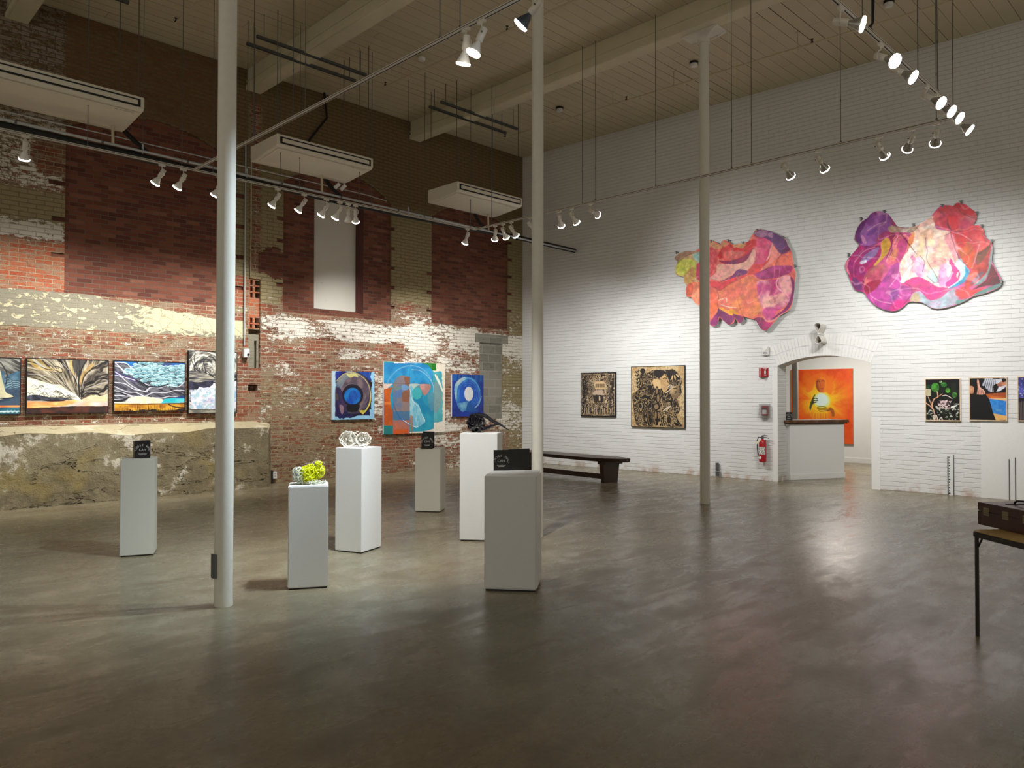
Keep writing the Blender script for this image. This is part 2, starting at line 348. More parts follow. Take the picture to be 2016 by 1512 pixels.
# brick wall: cells of a third of a course, infills sunk behind the face
def arch(X, x0, x1, zs, zp):
    'top of a segmental arch opening'
    t = (X-(x0+x1)/2)/((x1-x0)/2); return zs+(zp-zs)*(1-t*t)
def wall_cells():
    dx, dz = .0444, .022833
    X0 = -15.51; nx = int(round(-X0/dx)); nz = int(round((H+.02)/dz))
    xc = X0+(np.arange(nx)+.5)*(-X0/nx); zc = (np.arange(nz)+.5)*dz
    X, Z = np.meshgrid(xc, zc)
    depth = np.zeros_like(X)
    rag = (fbm(X*3, Z*3, 5)-.5)*.03
    course = np.floor(Z/.0685); hr = vnoise(course*1.7+.3, course*0+.5, 9)
    inf = np.zeros(X.shape, bool)
    for (a, b, z0, zs, zp, per, ph, tl) in ((-9.95, -7.28, 3.17, 5.72, 6.14, 8, 2, .2), (-6.36, -3.92, 3.17, 5.62, 6.06, 6, 1, .13), (-2.84, -.47, 3.2, 5.55, 5.98, 6, 4, .15)):
        top = arch(X, a, b, zs, zp); m = (X > a+rag*.4) & (X < b+rag*.4) & (Z > z0) & (Z < top)
        tooth = ((course+ph) % per == 0) & (Z > z0+.25) & (Z < zs-.1)
        m |= tooth & (X > a-tl-rag) & (X < a+.1) & (vnoise(course, course*0, 3) > .25)
        tooth2 = ((course+ph+3) % per == 0) & (Z > z0+.25) & (Z < zs-.1)
        m |= tooth2 & (X < b+tl*.8+rag) & (X > b-.1)
        inf |= m
    blob = (((X+6.55)/.3)**2+((Z-4.05)/.28)**2 < 1.0+(fbm(X*6, Z*6, 2)-.5)*1.4) & (X < -6.3) & (Z > 3.35); inf |= blob
    depth[inf] = .045
    pan = (X > -5.68) & (X < -4.56) & (Z > 3.29) & (Z < 5.52); depth[pan] = .14
    blk = (X > -1.43) & (X < -.66) & (Z > 1.07) & (Z < 2.86); depth[blk] = .03
    # broken chase with hollow tiles
    ch = (X > -7.01) & (X < -6.79)
    tile = ch & (Z > 2.74) & (Z < 3.72); cell = np.zeros_like(tile)
    for z0, z1 in ((3.39, 3.48), (3.50, 3.59), (3.61, 3.70), (2.92, 3.01), (2.82, 2.90)):
        for xa, xb in ((-6.99, -6.915), (-6.885, -6.81)): cell |= (X > xa) & (X < xb) & (Z > z0) & (Z < z1)
    cell |= ch & (Z > 2.72) & (Z < 2.8)
    rub = (X > -7.0) & (X < -6.80) & (Z > 2.1) & (Z < 2.74); groove = (X > -6.87) & (X < -6.83) & (Z > 2.1) & (Z < 2.6)
    hole = (X > -7.01) & (X < -6.85+rag) & (Z > 1.69) & (Z < 1.81)
    depth[tile] = .03; depth[rub] = .05; depth[groove] = .12; depth[cell | hole] = .16
    depth += np.where(depth == 0, (fbm(X*.9, Z*.9, 31)-.5)*.012*0, 0)
    # zones
    n1 = fbm(X*.8, Z*1.2, 21); n2 = fbm(X*2.5, Z*4, 22)
    wt = np.zeros_like(X); kh = np.zeros_like(X); pl = np.zeros_like(X); rd = np.zeros_like(X); soot_dim = np.zeros_like(X); cr = np.full_like(X, .5)
    right = X > -6.79
    # right part
    band = sstep(Z, 2.05, 2.2)*sstep(Z, 3.25, 3.1)
    wt = np.where(right, .29+.13*band+.2*sstep(np.abs(Z-2.85)-(.18+.2*(n1-.5)), .18, 0)+.14*sstep(Z, 3.0, 3.25)*sstep(X, -4.1, -3.7)*sstep(Z, 4.6, 3.4), wt)
    wt = np.where(right & (X > -4.0) & (Z > 2.1) & (Z < 3.2), wt+.10, wt)
    stripes = sstep(np.abs(Z-2.62), .1, .05)+sstep(np.abs(Z-2.28), .08, .04)*.8
    wt = np.where(right & (X < -3.6), wt-.5*stripes*sstep(n2, .3, .5), wt)
    wt = np.where(right & (Z < 2.1), .18+.35*sstep(n1, .42, .6)+.3*sstep(X, -4.6, -4.3)*sstep(X, -2.6, -3.5)*sstep(np.abs(Z-1.5), .9, .4)+.26*((X > -4.2) & (X < -1.9) & (Z < 1.0)), wt)
    kh = np.where(right, .36+.14*sstep(Z, 2.0, 1.4)*sstep(X, -3.5, -5)-.1*band, kh)
    kh = np.where(right & (X > -.66) & (Z < 2.9), .72, kh)
    hi = sstep(Z, 3.2, 3.9); kh = np.maximum(kh, hi*.95); wt = wt*(1-.85*hi)
    kh = np.where(right & (Z < .75) & (X > -4.6), .22, kh); wt = np.where(right & (Z < .8) & (X > -5.2), wt*.55, wt)
    kh = np.where(right & (X < -5.3) & (Z < 1.9), .50+.2*(n1-.5), kh)
    wt = np.where(right & (Z < 3.3), wt+.85*(fbm(X*1.6, Z*3.4, 77)-.5)-.34*sstep(np.abs(Z-3.14), .09, .03)*sstep(n2, .35, .5), wt)
    # left part
    left = ~right; edge = 3.16-.12*sstep(X, -9.6, -8.6)-.10*sstep(X, -8.8, -7.6)+(n2-.5)*.12
    pl = np.where(left & (X < -7.05), sstep(Z, 2.56, 2.66+.06*n1)*sstep(Z, edge+.04, edge-.04), pl); cr = .36+.40*sstep(X, -9.3, -8.4)*sstep(Z, 2.55, 2.8)+.1*(n1-.5)
    kh = np.where(left, .30+.14*sstep(np.abs(Z-2.45), .3, .1), kh); wt = np.where(left & (Z < 2.6), .28+.1*(n1-.5), wt)
    jl = left & (X < -9.95); red = sstep(Z, 3.12, 3.2)*sstep(Z, 3.98+.25*(n2-.5), 3.85+.25*(n2-.5)); rd = np.where(jl, red*.8, rd)
    wt = np.where(jl & (Z > 3.15), .10+.72*sstep(Z, 3.85, 4.0)*sstep(Z, 4.35, 4.1)+.48*sstep(Z, 4.5, 4.8), wt)
    kh = np.where(jl & (Z > 3.15), .12+.8*sstep(Z, 4.0, 4.2)*sstep(Z, 4.8, 4.55)+.45*sstep(Z, 4.7, 5.0), kh)
    pat = ((X+10.15)/.24)**2+((Z-5.25)/.34)**2 < 1.1+(n2-.5); wt = np.where(jl & pat, 0, wt); kh = np.where(jl & pat, .1, kh)
    jr = left & (X > -7.3) & (Z > 3.1); kh = np.where(jr, .85, kh); wt = np.where(jr, .1+.3*sstep(Z, 3.5, 3.2), wt)
    rdm = jr & (X < -7.05) & (Z < 3.75) & (Z > 3.2); kh = np.where(rdm, .1, kh); rd = np.where(rdm, .6, rd)
    chs = ch & (Z > 3.85); kh = np.where(chs, .2, kh); wt = np.where(chs, .25*sstep(Z, 4.6, 4.9)*sstep(Z, 5.3, 5.1), wt)
    kh = np.where((X < -6.4) & (X > -6.79) & (Z > 3.3), .92, kh)
    below = left & (Z < 1.7) & (X > -7.3); wt = np.where(below, .12, wt); rd = np.where(below, .25, rd); kh = np.where(below, .25, kh)
    soot_dim = sstep(Z+(n1-.5)*.8, 5.35, 6.0)*.86  # browner towards the roof: soot together with painted-in dimness
    soot_dim = np.where(inf, 0, soot_dim); soot_dim = np.where(chs & (Z < 6.9), 0, soot_dim)
    lint = (X > -1.56) & (X < -.5) & (Z > 2.86) & (Z < 3.05)
    I = (inf & ~pan).astype(float); Cb = (blk | lint).astype(float)
    I = np.where(tile | rub, 0, I); rdt = tile & ~cell; rd = np.where(rdt, 1., rd); wt = np.where(tile | cell, 0, wt); kh = np.where(tile | cell, 0, kh); pl = np.where(rub, .9, pl); cr = np.where(rub, 0, cr)
    kh = np.where(X > -.47, np.maximum(kh, .6), kh)
    za = np.stack([np.clip(wt, 0, 1), np.clip(kh, 0, 1), np.clip(pl, 0, 1)], -1); zb = np.stack([I, Cb, np.clip(rd, 0, 1)], -1)
    zc3 = np.stack([np.clip(cr, 0, 1), soot_dim, np.where(pan, 1., 0)], -1)
    return X0, -X0/nx, dz, nx, nz, depth, za, zb, zc3, pan
X0, dx, dz, nx, nz, DP, ZA, ZB, ZC, PAN = wall_cells()
def build_wall_left():
    n = nx*nz; j, i = np.divmod(np.arange(n), nx); d = DP.ravel()
    x0 = X0+i*dx; x1 = x0+dx; z0 = j*dz; z1 = z0+dz
    quads = [np.stack([np.stack(q, -1) for q in ((x0, d, z0), (x1, d, z0), (x1, d, z1), (x0, d, z1))], 1)]; src = [np.arange(n)]
    D = DP
    a = np.argwhere(D[:, 1:] != D[:, :-1]); jj, ii = a[:, 0], a[:, 1]      # vertical sides
    xx = X0+(ii+1)*dx; d0 = D[jj, ii]; d1 = D[jj, ii+1]; za, zb_ = jj*dz, (jj+1)*dz
    quads.append(np.stack([np.stack(q, -1) for q in ((xx, d0, za), (xx, d1, za), (xx, d1, zb_), (xx, d0, zb_))], 1)); src.append(np.where(d0 < d1, jj*nx+ii, jj*nx+ii+1))
    a = np.argwhere(D[1:] != D[:-1]); jj, ii = a[:, 0], a[:, 1]; zz = (jj+1)*dz; xa, xb = X0+ii*dx, X0+(ii+1)*dx; d0 = D[jj, ii]; d1 = D[jj+1, ii]
    quads.append(np.stack([np.stack(q, -1) for q in ((xa, d0, zz), (xb, d0, zz), (xb, d1, zz), (xa, d1, zz))], 1)); src.append(np.where(d0 < d1, jj*nx+ii, (jj+1)*nx+ii))
    Q = np.concatenate(quads); S = np.concatenate(src); nf = len(Q)
    me = bpy.data.meshes.new('wall_left'); me.vertices.add(nf*4); me.vertices.foreach_set('co', Q.reshape(-1).astype(np.float32))
    me.loops.add(nf*4); me.loops.foreach_set('vertex_index', np.arange(nf*4, dtype=np.int32)); me.polygons.add(nf)
    me.polygons.foreach_set('loop_start', np.arange(0, nf*4, 4, dtype=np.int32)); me.update(calc_edges=True)
    for nm, Zn in (('zone_a', ZA), ('zone_b', ZB), ('zone_c', ZC)):
        at = me.color_attributes.new(nm, 'FLOAT_COLOR', 'CORNER'); v = np.ones((nf*4, 4), np.float32); v[:, :3] = np.repeat(Zn.reshape(-1, 3)[S], 4, 0)
        # keep soft zones soft: average of the neighbouring cells at the corners of the front faces
        pad = np.pad(Zn, ((1, 1), (1, 1), (0, 0)), 'edge'); cor = (pad[:-1, :-1]+pad[1:, :-1]+pad[:-1, 1:]+pad[1:, 1:])/4
        if nm != 'zone_b':
            jj, ii = np.divmod(np.arange(n), nx); v[:4*n, :3] = np.stack([cor[jj, ii], cor[jj, ii+1], cor[jj+1, ii+1], cor[jj+1, ii]], 1).reshape(-1, 3)
        at.data.foreach_set('color', v.ravel())
    me.materials.append(M['brick']); o = bpy.data.objects.new('wall_left', me); COL.objects.link(o); return struct(o)
build_wall_left()
# blocked window panel and its dark timber reveal
k = NT('stained_white_board', (206, 202, 190), .6); p_ = k.obj(); k.base(k.mix(k.step(k.noise(p_, 9, 6), .66, .72), (208, 204, 192), (176, 170, 156))); M['board'] = k.m
wp = struct(MB().box(-5.68, -4.72, .10, .135, 3.30, 5.5).build('window_1', M['board']))
struct(MB().box(-4.72, -4.58, .03, .13, 3.28, 5.52).build('window_reveal', simple('dark_red_timber', (74, 32, 22), .7), wp))
# dark backing behind the recesses
struct(MB().box(-15.5, .02, .2, .3, 0, H).build('wall_left_backing', M['black']))
# concrete footing ledge
def ledge():
    m = MB(); n = 40; xs = [-15.5+(15.5-6.86)*i/n for i in range(n+1)]
    for i in range(n):
        a, b = xs[i], xs[i+1]
        za = 1.06+.03*math.sin(a*2.3)+.015*math.sin(a*7); zb_ = 1.06+.03*math.sin(b*2.3)+.015*math.sin(b*7)
        m.hexa([(a, -.49, 0), (b, -.49, 0), (b, .02, 0), (a, .02, 0)], [(a, -.46, za-.03), (b, -.46, zb_-.03), (b, .02, 1.15), (a, .02, 1.15)])
    m.hexa([(-6.86, -.49, 0), (-6.62, -.1, 0), (-6.6, .02, 0), (-6.86, .02, 0)], [(-6.86, -.46, 1.0), (-6.64, -.1, 1.06), (-6.62, .02, 1.12), (-6.86, .02, 1.13)])
    return m
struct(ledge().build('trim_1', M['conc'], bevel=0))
# white wall with the arched doorway
WT = .42; SA, SB, ZS_, ZP_ = 6.36, 8.02, 2.185, 2.35; S1 = 19.
def white_wall():
    m = MB(); n = 28; ss = [SA+(SB-SA)*i/n for i in range(n+1)]; za = [ZS_+(ZP_-ZS_)*(1-((2*i/n)-1)**2) for i in range(n+1)]
    q = lambda s, z, d=0.: (s, d, z)
    def rect(a, b, z0, z1, z0b=None):
        z0b = z0 if z0b is None else z0b
        m.quad(q(a, z0), q(b, z0b), q(b, z1), q(a, z1)); m.quad(q(a, z0, WT), q(a, z1, WT), q(b, z1, WT), q(b, z0b, WT))
    rect(-.25, SA, 0, H); rect(SB, S1, 0, H)
    for i in range(n):
        rect(ss[i], ss[i+1], za[i], H, za[i+1]); m.quad(q(ss[i], za[i]), q(ss[i+1], za[i+1]), q(ss[i+1], za[i+1], WT), q(ss[i], za[i], WT))
    m.quad(q(SA, 0), q(SA, ZS_), q(SA, ZS_, WT), q(SA, 0, WT)); m.quad(q(SB, 0), q(SB, 0, WT), q(SB, ZS_, WT), q(SB, ZS_))
    return m
# object space of the white wall: x = s, y = depth behind the face, z = height
MWALL = Matrix(((SW[0], NW[0], 0, 0), (SW[1], NW[1], 0, 0), (0, 0, 1, 0), (0, 0, 0, 1)))
o = white_wall().build('wall_right', M['wbrick']); o.matrix_world = MWALL; struct(o)
def wallobj(mb, name, mat, kind=None, **kw):
    o = mb.build(name, mat, **kw); o.matrix_world = MWALL
    return o
m = MB(); n = 28; wd = .075       # smooth plaster band round the opening
for i in range(n):
    a, b = [SA+(SB-SA)*t/n for t in (i, i+1)]; z0, z1 = [ZS_+(ZP_-ZS_)*(1-((2*t/n)-1)**2) for t in (i, i+1)]
m.box(SB, SB+.14, -.012, 0, 0, 1.25); m.box(SA-.1, SA, -.006, 0, 0, 2.1)
struct(wallobj(m, 'trim_2', M['white']))
m = MB().box(9.66, 14.5, -.014, .0, 0, 1.19); struct(wallobj(m, 'trim_3', simple('smooth_white_render', (226, 226, 223), .6, var=.02, scale=30, bump=.001)))
# arch course over the doorway: a shallow ring of painted headers
m = MB(); nb = 30
for r0, r1 in ((.0, .2), (.215, .4)):
    for i in range(nb):
        def pt(t, r):
            u = 2*t-1; s = (SA+SB)/2+u*(SB-SA+2*r*.35)/2*1.0; return s, ZS_+(ZP_-ZS_)*(1-u*u)+r-(.12*r)*u*u
        a, b = (i+.06)/nb, (i+.94)/nb; p0, p1, p2, p3 = pt(a, r0), pt(b, r0), pt(b, r1), pt(a, r1)
        m.prism([p0, p1, p2, p3], lambda s, z: (s, -.006, z), lambda s, z: (s, .002, z))
struct(wallobj(m, 'trim_4', M['white'], bevel=.003))

# room beyond the doorway
BD = 5.3
def back_room():
    m = MB(); A = lambda s, d, z: tuple(SW*s+NW*d+np.array([0, 0, z]))
    m.quad(A(0, BD, 0), A(11, BD, 0), A(11, BD, 3.3), A(0, BD, 3.3)); o = m.build('wall_back', M['white']); struct(o)
    m = MB().quad(A(0, WT+.01, 0), A(0, BD, 0), A(0, BD, 3.3), A(0, WT+.01, 3.3)); struct(m.build('wall_back_side', M['white']))
    m = MB().quad(A(11, WT+.01, 0), A(11, BD, 0), A(11, BD, 3.3), A(11, WT+.01, 3.3)); struct(m.build('wall_back_far_side', M['white']))
    m = MB().quad(A(0, WT+.005, 3.3), A(11, WT+.005, 3.3), A(11, BD, 3.3), A(0, BD, 3.3)); struct(m.build('ceiling_back', M['white']))
    m = MB().hexa([A(0, BD-.02, 0), A(11, BD-.02, 0), A(11, BD, 0), A(0, BD, 0)], [A(0, BD-.02, .11), A(11, BD-.02, .11), A(11, BD, .11), A(0, BD, .11)])
    struct(m.build('baseboard_back', M['white']))
back_room()
m = MB().hexa([(SA, .0, .0), (SB, .0, .0), (SB, .008, .0), (SA, .008, .0)], [(SA, .0, .0012), (SB, .0, .0012), (SB, .008, .0012), (SA, .008, .0012)]); struct(wallobj(m, 'trim_5', M['black']))
# ceiling beams and columns
for nm, bx, lb in (('ceiling_beam', -10.6, 'cream timber ceiling beam over the leftmost column, cut by the top left corner'),
                   ('ceiling_beam', -6.95, 'cream timber ceiling beam crossing above the middle air conditioner'),
                   ('ceiling_beam', -3.4+.1, 'cream timber ceiling beam bearing on the slim far column')):
    b = thing(nm, lb, 'beam', (bx, 0, 7.1), 0, 'ceiling beams')
    m = MB().box(-.13, .13, YN, .0, .0, H-7.1-.001); m.box(-.155, -.13, YN, 0, 0, .085); m.build('beam_timber', M['beam'], b, bevel=.004)
    m = MB().box(-.145, -.13, YN, 0, .15, .165); m.build('cover_strip', M['beam'], b)
def column(x, y, r, label, top=7.1, bracket=True):
    t = thing('support_column', label, 'column', (x, y, 0), 0, 'cream steel columns')
    m = MB().lathe([(r*1.02, 0), (r*1.02, .03), (r, .05), (r, 6.97)], seg=32); m.build('shaft', M['colp'], t, smooth=True)
    m = MB().lathe([(r+.012, 6.95), (r+.012, 7.0)], seg=32); m.build('collar', M['colp'], t, smooth=True)
    if bracket:
        m = MB().box(-.15, .15, -.3, .3, 7.085, top)
        for sx in (-1, 1):
            for sy in (-1, 1):
                m.prism([(0, 0), (1, 1), (1, .86)], lambda a, b, sx=sx, sy=sy: (sx*(.04+.1*a), sy*(.04+.25*a), 6.98+.11*b+.0*a), lambda a, b, sx=sx, sy=sy: (sx*(.06+.1*a), sy*(.03+.25*a), 6.98+.11*b))
        m.build('bracket_plate', M['colp'], t)
    return t
c1 = column(-10.65, -7.26, .068, 'cream steel column nearest the viewer, left of the pedestals', bracket=False)
column(-6.88, -7.0, .067, 'cream steel column behind the front pedestal, middle of the three')
column(-3.13, -6.92, .073, 'cream steel column furthest right, in front of the white wall')
m = MB().box(-.085, -.068, -.03, .03, .22, .4); m.build('cover_plate', M['dsteel'], c1)
# ------------------------------------------------------------------ lighting tracks
def track(label, a, b, rods, along):
    'a, b end points (x, y); rods: coordinates along the running axis'
    t = thing('lighting_track', label, 'track', (a[0], a[1], ZT), group='suspended lighting tracks')
    dx, dy = b[0]-a[0], b[1]-a[1]; m = MB(); s = MB(); w = .018
    if along == 'x':
        m.box(0, dx, -w, w, 0, .03); s.box(.03, dx-.03, -.005, .005, -.0015, .0005); s.box(.03, dx-.03, -w-.0008, -w, .012, .018)
    else:
        y0, y1 = min(0, dy), max(0, dy); m.box(-w, w, y0, y1, 0, .03); s.box(-.005, .005, y0+.03, y1-.03, -.0015, .0005); s.box(-w-.0008, -w, y0+.03, y1-.03, .012, .018)
    m.build('rail', M['track'], t, bevel=.003); s.build('slot', M['slot'], t)
    for r in rods:
        p = (r-a[0], 0) if along == 'x' else (0, r-a[1])
        m = MB().cyl((p[0], p[1], .03), (p[0], p[1], H-ZT), .0045, 8); m.lathe([(.007, 0), (.007, .035)], (p[0], p[1], .55), (p[0], p[1], 1), 8)
        m.lathe([(.012, 0), (.012, .02)], (p[0], p[1], .03), (p[0], p[1], 1), 8); m.build('suspension_rod', M['dsteel'], t)
    return t
track('long ivory lighting track running along the brick wall', (-14.5, TA), (TB-.02, TA), (-12.9, -11.6, -10.24, -9.04, -8.6, -7.55, -7.22, -6.12, -5.87, -4.73, -3.62), 'x')
track('long ivory lighting track running in front of the white wall', (TB, TA), (TB, TC+.02), (-2.62, -4.84, -5.12, -6.3, -7.58, -7.88, -9.1, -10.2), 'y')
track('ivory lighting track at top right with a row of lamps seen face on', (TB-.02, TC), (TD, TC), (-8.0, -7.0, -6.46, -6.25, -5.01, -4.38, -3.83), 'x')
track('ivory lighting track crossing overhead from the brick wall towards the viewer', (TD, TA-.02), (TD, TC-2.5), (-4.0, -4.99, -5.27, -7.66, -7.94, -9.5), 'y')

# lamp head, built once at the origin hanging from z = 0 with the socket axis along -z
def lens_profile(r): return [(.0, .0), (r*.55, -.003), (r, -.010)]
P_adapter = MB().box(-.016, .016, -.045, .045, -.028, -.001).build('track_adapter', M['lampbody'], bevel=.004).data
mm = MB().tube([(0, 0, -.028), (.0, 0, -.06), (.03, 0, -.075), (.045, 0, -.1), (.045, 0, -.14)], .006, 6); mm.cyl((.045, 0, -.14), (.02, 0, -.145), .009, 8)
P_arm = mm.build('swivel_arm', M['lampbody'], smooth=True).data
P_sock = MB().lathe([(.012, .035), (.029, .03), (.031, .02), (.031, -.085), (.026, -.092), (.02, -.094)], (0, 0, 0), (0, 0, 1), 24).build('socket', M['lampbody'], smooth=True).data
def bulb(mat): return MB().lathe([(.018, -.09), (.02, -.10), (.032, -.125), (.05, -.165), (.061, -.195), (.061, -.203), (.056, -.206)], (0, 0, 0), (0, 0, 1), 28).build('bulb', mat, smooth=True)
def lens(mat): return MB().lathe([(.0635, -.196), (.0635, -.207), (.058, -.214), (.03, -.220), (.004, -.2215)], (0, 0, 0), (0, 0, 1), 28).build('lens', mat, smooth=True)
P_bulb = {'s': bulb(M['bulb']).data, 'w': bulb(M['bulbw']).data, 'd': bulb(M['bulbd']).data}
P_lens = {'s': lens(M['lens']).data, 'w': lens(M['lens']).data, 'd': lens(M['lensc']).data}
P_off = lens(M['bulbw']).data
P_knob = MB().cyl((0, 0, 0), (-.018, 0, 0), .006, 6).build('thumb_screw', M['dsteel']).data
for ob in list(COL.objects):
    if ob.type == 'MESH' and ob.parent is None and ob.name.split('.')[0] in ('track_adapter', 'swivel_arm', 'socket', 'bulb', 'lens', 'thumb_screw'): bpy.data.objects.remove(ob)
def kind_w(x, y): return x == TB and y < -2.6
def head(x, y, tgt, label, kind='w', power=1., cone=84, col=(1, .985, .97), lit=True, along='x', grp='track spotlights'):
    t = thing('track_spotlight', label, 'spotlight', (x, y, ZT), 0, grp)
    def part(n, d, par, mw=None):
        o = bpy.data.objects.new(n, d); COL.objects.link(o); o.parent = par
        if mw is not None: o.matrix_basis = mw
        return o
    part('track_adapter', P_adapter, t, Matrix.Rotation(math.pi/2 if along == 'x' else 0, 4, 'Z'))
    d = (Vector(tgt)-Vector((x, y, ZT-.14))).normalized(); az = math.atan2(d.y, d.x)
    part('swivel_arm', P_arm, t, Matrix.Rotation(az-math.pi/2, 4, 'Z'))
    R = d.to_track_quat('-Z', 'Y').to_matrix().to_4x4(); T = Matrix.Translation((0, 0, -.125))@R
    s = part('socket', P_sock, t, T@Matrix.Translation((0, 0, .03))); part('thumb_screw', P_knob, s, Matrix.Translation((-.03, 0, -.02)))
    b = part('bulb', P_bulb[kind], t, T@Matrix.Translation((0, 0, .03))); part('lens', P_lens[kind] if lit else P_off, b)
    if lit:
        L = bpy.data.lights.new('spot_beam', 'SPOT'); L.energy = SPOT_W*power*(.78 if kind_w(x, y) else .86 if y == TA and x < -6.4 else 1.); L.spot_size = math.radians(cone); L.spot_blend = 1.0
        L.color = col; L.shadow_soft_size = .05; o = bpy.data.objects.new('spot_beam', L); COL.objects.link(o); o.parent = t
        o.matrix_basis = T@Matrix.Translation((0, 0, -.205))
    return t
cool = (.72, .87, 1)
aw = 'white spotlight on the brick-wall track, '; GA = 'spotlights on the brick-wall track'
head(-10.93, TA, (-10.7, -.1, 1.7), aw+'leftmost, hanging almost straight down', power=.9)
head(-9.31, TA, (-10.6, 0, 1.6), aw+'second from the left', power=.8)
head(-9.02, TA, (-10.1, 0, 1.6), aw+'third from the left, beside the crossing track', power=.8)
head(-8.5, TA, (-9.2, 0, 1.6), aw+'half hidden behind the nearest column', power=.8)
head(-7.59, TA, (-8.8, 0, 1.6), aw+'first to the right of the nearest column', power=.7)
head(-7.14, TA, (-8.4, 0, 1.6), aw+'second to the right of the nearest column', power=.7)
head(-6.74, TA, (-7.7, 0, 1.7), aw+'first in front of the blocked window, tilted left', power=.8)
head(-6.49, TA, (-7.1, 0, 1.7), aw+'second in front of the blocked window, tilted left', power=.8)
head(-6.33, TA, (-6.33, TA-.1, 0), 'unlit white spotlight hanging straight down in front of the blocked window', lit=False)
head(-6.19, TA, (-4.6, 0, 1.5), aw+'rightmost in front of the blocked window', power=1.5)
head(-3.7, TA, (-3.2, 0, 1.5), aw+'alone at its far right end near the corner', power=1.2, kind='w')
bw = 'silvered spotlight on the white-wall track, '
head(TB, -2.72, (-1.2, 0, 1.7), 'white track spotlight, left one of the close trio beside the room corner', 'w', .8, along='y')
head(TB, -2.93, W(1.6, 1.6), 'white track spotlight, middle one of the close trio beside the room corner', 'w', .6, along='y')
head(TB, -3.15, W(3.1, 1.2), 'white track spotlight, right one of the close trio beside the room corner', 'w', .9, along='y')
head(TB, -3.62, W(4.3, 1.2), 'white track spotlight peeking out right of the middle column', 'w', .8, along='y')
head(TB, -4.32, W(2.7, 1.1), 'white track spotlight above the small woodcut, leftmost of three', 'w', .8, along='y')
head(TB, -4.6, W(4.8, 1.3), 'white track spotlight above the small woodcut, middle of three', 'w', 1., along='y')
head(TB, -5.02, W(5.5, 3.5), 'white track spotlight above the small woodcut, rightmost of three, swung up sideways', 'w', .75, along='y')
head(TB, -8.36, W(9.0, 1.6), bw+'first to the right of the slim far column', 's', .9, along='y')
head(TB, -8.82, W(9.4, 1.7), bw+'second to the right of the slim far column', 's', .9, along='y')
head(TB, -9.56, W(10.2, 1.8), bw+'above the red shaped painting, tilted right', 's', 1., along='y')
head(TB, -9.93, W(7.2, 2.4), bw+'left of two ring-shaped glows seen from behind', 's', .95, along='y')
head(TB, -10.2, W(8.6, 2.6), bw+'right of two ring-shaped glows seen from behind', 's', .95, along='y')
cw = 'face-on white glowing spotlight on the top right track, '
cps = ((-6.93, (-5.6, -14.5, 3.2), 'nearest, at the very top'), (-6.03, (-7.2, -14.0, 2.2), 'second from the top, big round face'), (-5.62, (-5.2, -14.2, 2.0), 'third from the top'),
       (-4.73, (-5.3, -14, 2.0), 'fourth from the top'), (-4.4, (-4.6, -14, 2.2), 'fifth from the top'), (-4.13, (-4.2, -14, 2.3), 'sixth from the top'), (-3.73, (-2.8, -13.8, 1.8), 'last, at the lower end'))
for x, tg, lb in cps: head(x, TC, tg, cw+lb, 's', .7, along='x')
head(TD, -8.02, (-8.3, -6.5, .9), 'glowing white track spotlight pointing down on the overhead crossing track', 'w', 2.6, cone=70, along='y')
head(TD, -8.22, (-10.2, -6.9, .4), 'bluish track spotlight tilted left beside the glowing white one', 'w', 2.2, cone=52, col=cool, along='y')
head(TD, -8.85, (-10.8, -4.8, .3), 'dark finned spotlight with cold white face beside the middle column top', 'd', 2.2, cone=64, col=cool, along='y')

# ------------------------------------------------------------------ air conditioners and their channels
def ac(x0, x1, label):
    t = thing('air_conditioner', label, 'air conditioner', ((x0+x1)/2, -1.94, 5.33), 0, 'ceiling air conditioners'); h = (x1-x0)/2
    prof = [(-.44, .245), (-.44, .10), (-.40, .065), (.30, .0), (.44, .0), (.44, .245)]
    m = MB().prism(prof, lambda y, z: (-h, y, z), lambda y, z: (h, y, z)); m.build('casing', M['ac'], t, bevel=.008)
    m = MB().box(-h+.05, h-.05, -.445, -.438, .105, .21); m.build('outlet_slot', M['black'], t)
    m = MB().box(-h+.085, h-.085, -.455, -.444, .128, .188); m.build('louvre', M['ac'], t, bevel=.004)
    m = MB().prism([(-.36, .0575), (.28, .0), (.28, -.006), (-.36, .0515)], lambda y, z: (-h+.06, y, z-.001), lambda y, z: (h-.06, y, z-.001)); m.build('intake_panel', M['ac'], t, bevel=.001)
    m = MB().box(h-.34, h-.3, -.33, -.325, .045, .048); m.box(h-.27, h-.1, -.33, -.327, .046, .048); m.build('badge_line', M['black'], t)
    for px in (-h+.03, h-.06):
        for py in (-.38, .38):
            MB().cyl((px, py, .24), (px, py, H-5.33), .006, 8).build('hanger_rod', M['dsteel'], t)
    return t
ac(-11.34, -9.62, 'ceiling-hung ivory air conditioner at upper left, cut by the picture edge')
ac(-7.72, -5.99, 'ceiling-hung ivory air conditioner in the middle, above the blocked window')
ac(-4.14, -2.43, 'ceiling-hung ivory air conditioner nearest the white wall')
for x0, x1, w in ((-11.6, -9.62, 'left'), (-7.9, -5.92, 'middle'), (-4.28, -2.25, 'far right')):
    for y, wh in ((-1.72, 'rear'), (-2.06, 'front')):
        t = thing('strut_channel', 'grey steel channel bar above the %s air conditioner, %s one of its pair' % (w, wh), 'channel bar', (x0, y, 7.1), 0, 'steel channel bars under the ceiling')
        m = MB().box(0, x1-x0, -.021, -.017, -.02, .022); m.box(0, x1-x0, .017, .021, -.02, .022); m.box(0, x1-x0, -.021, .021, .018, .022); m.box(0, x1-x0, -.021, -.012, -.022, -.018); m.box(0, x1-x0, .012, .021, -.022, -.018)
        m.build('channel', M['dsteel'], t)
        for px in (.12, x1-x0-.12): MB().cyl((px, 0, .02), (px, 0, H-7.1), .006, 8).build('hanger_rod', M['dsteel'], t)
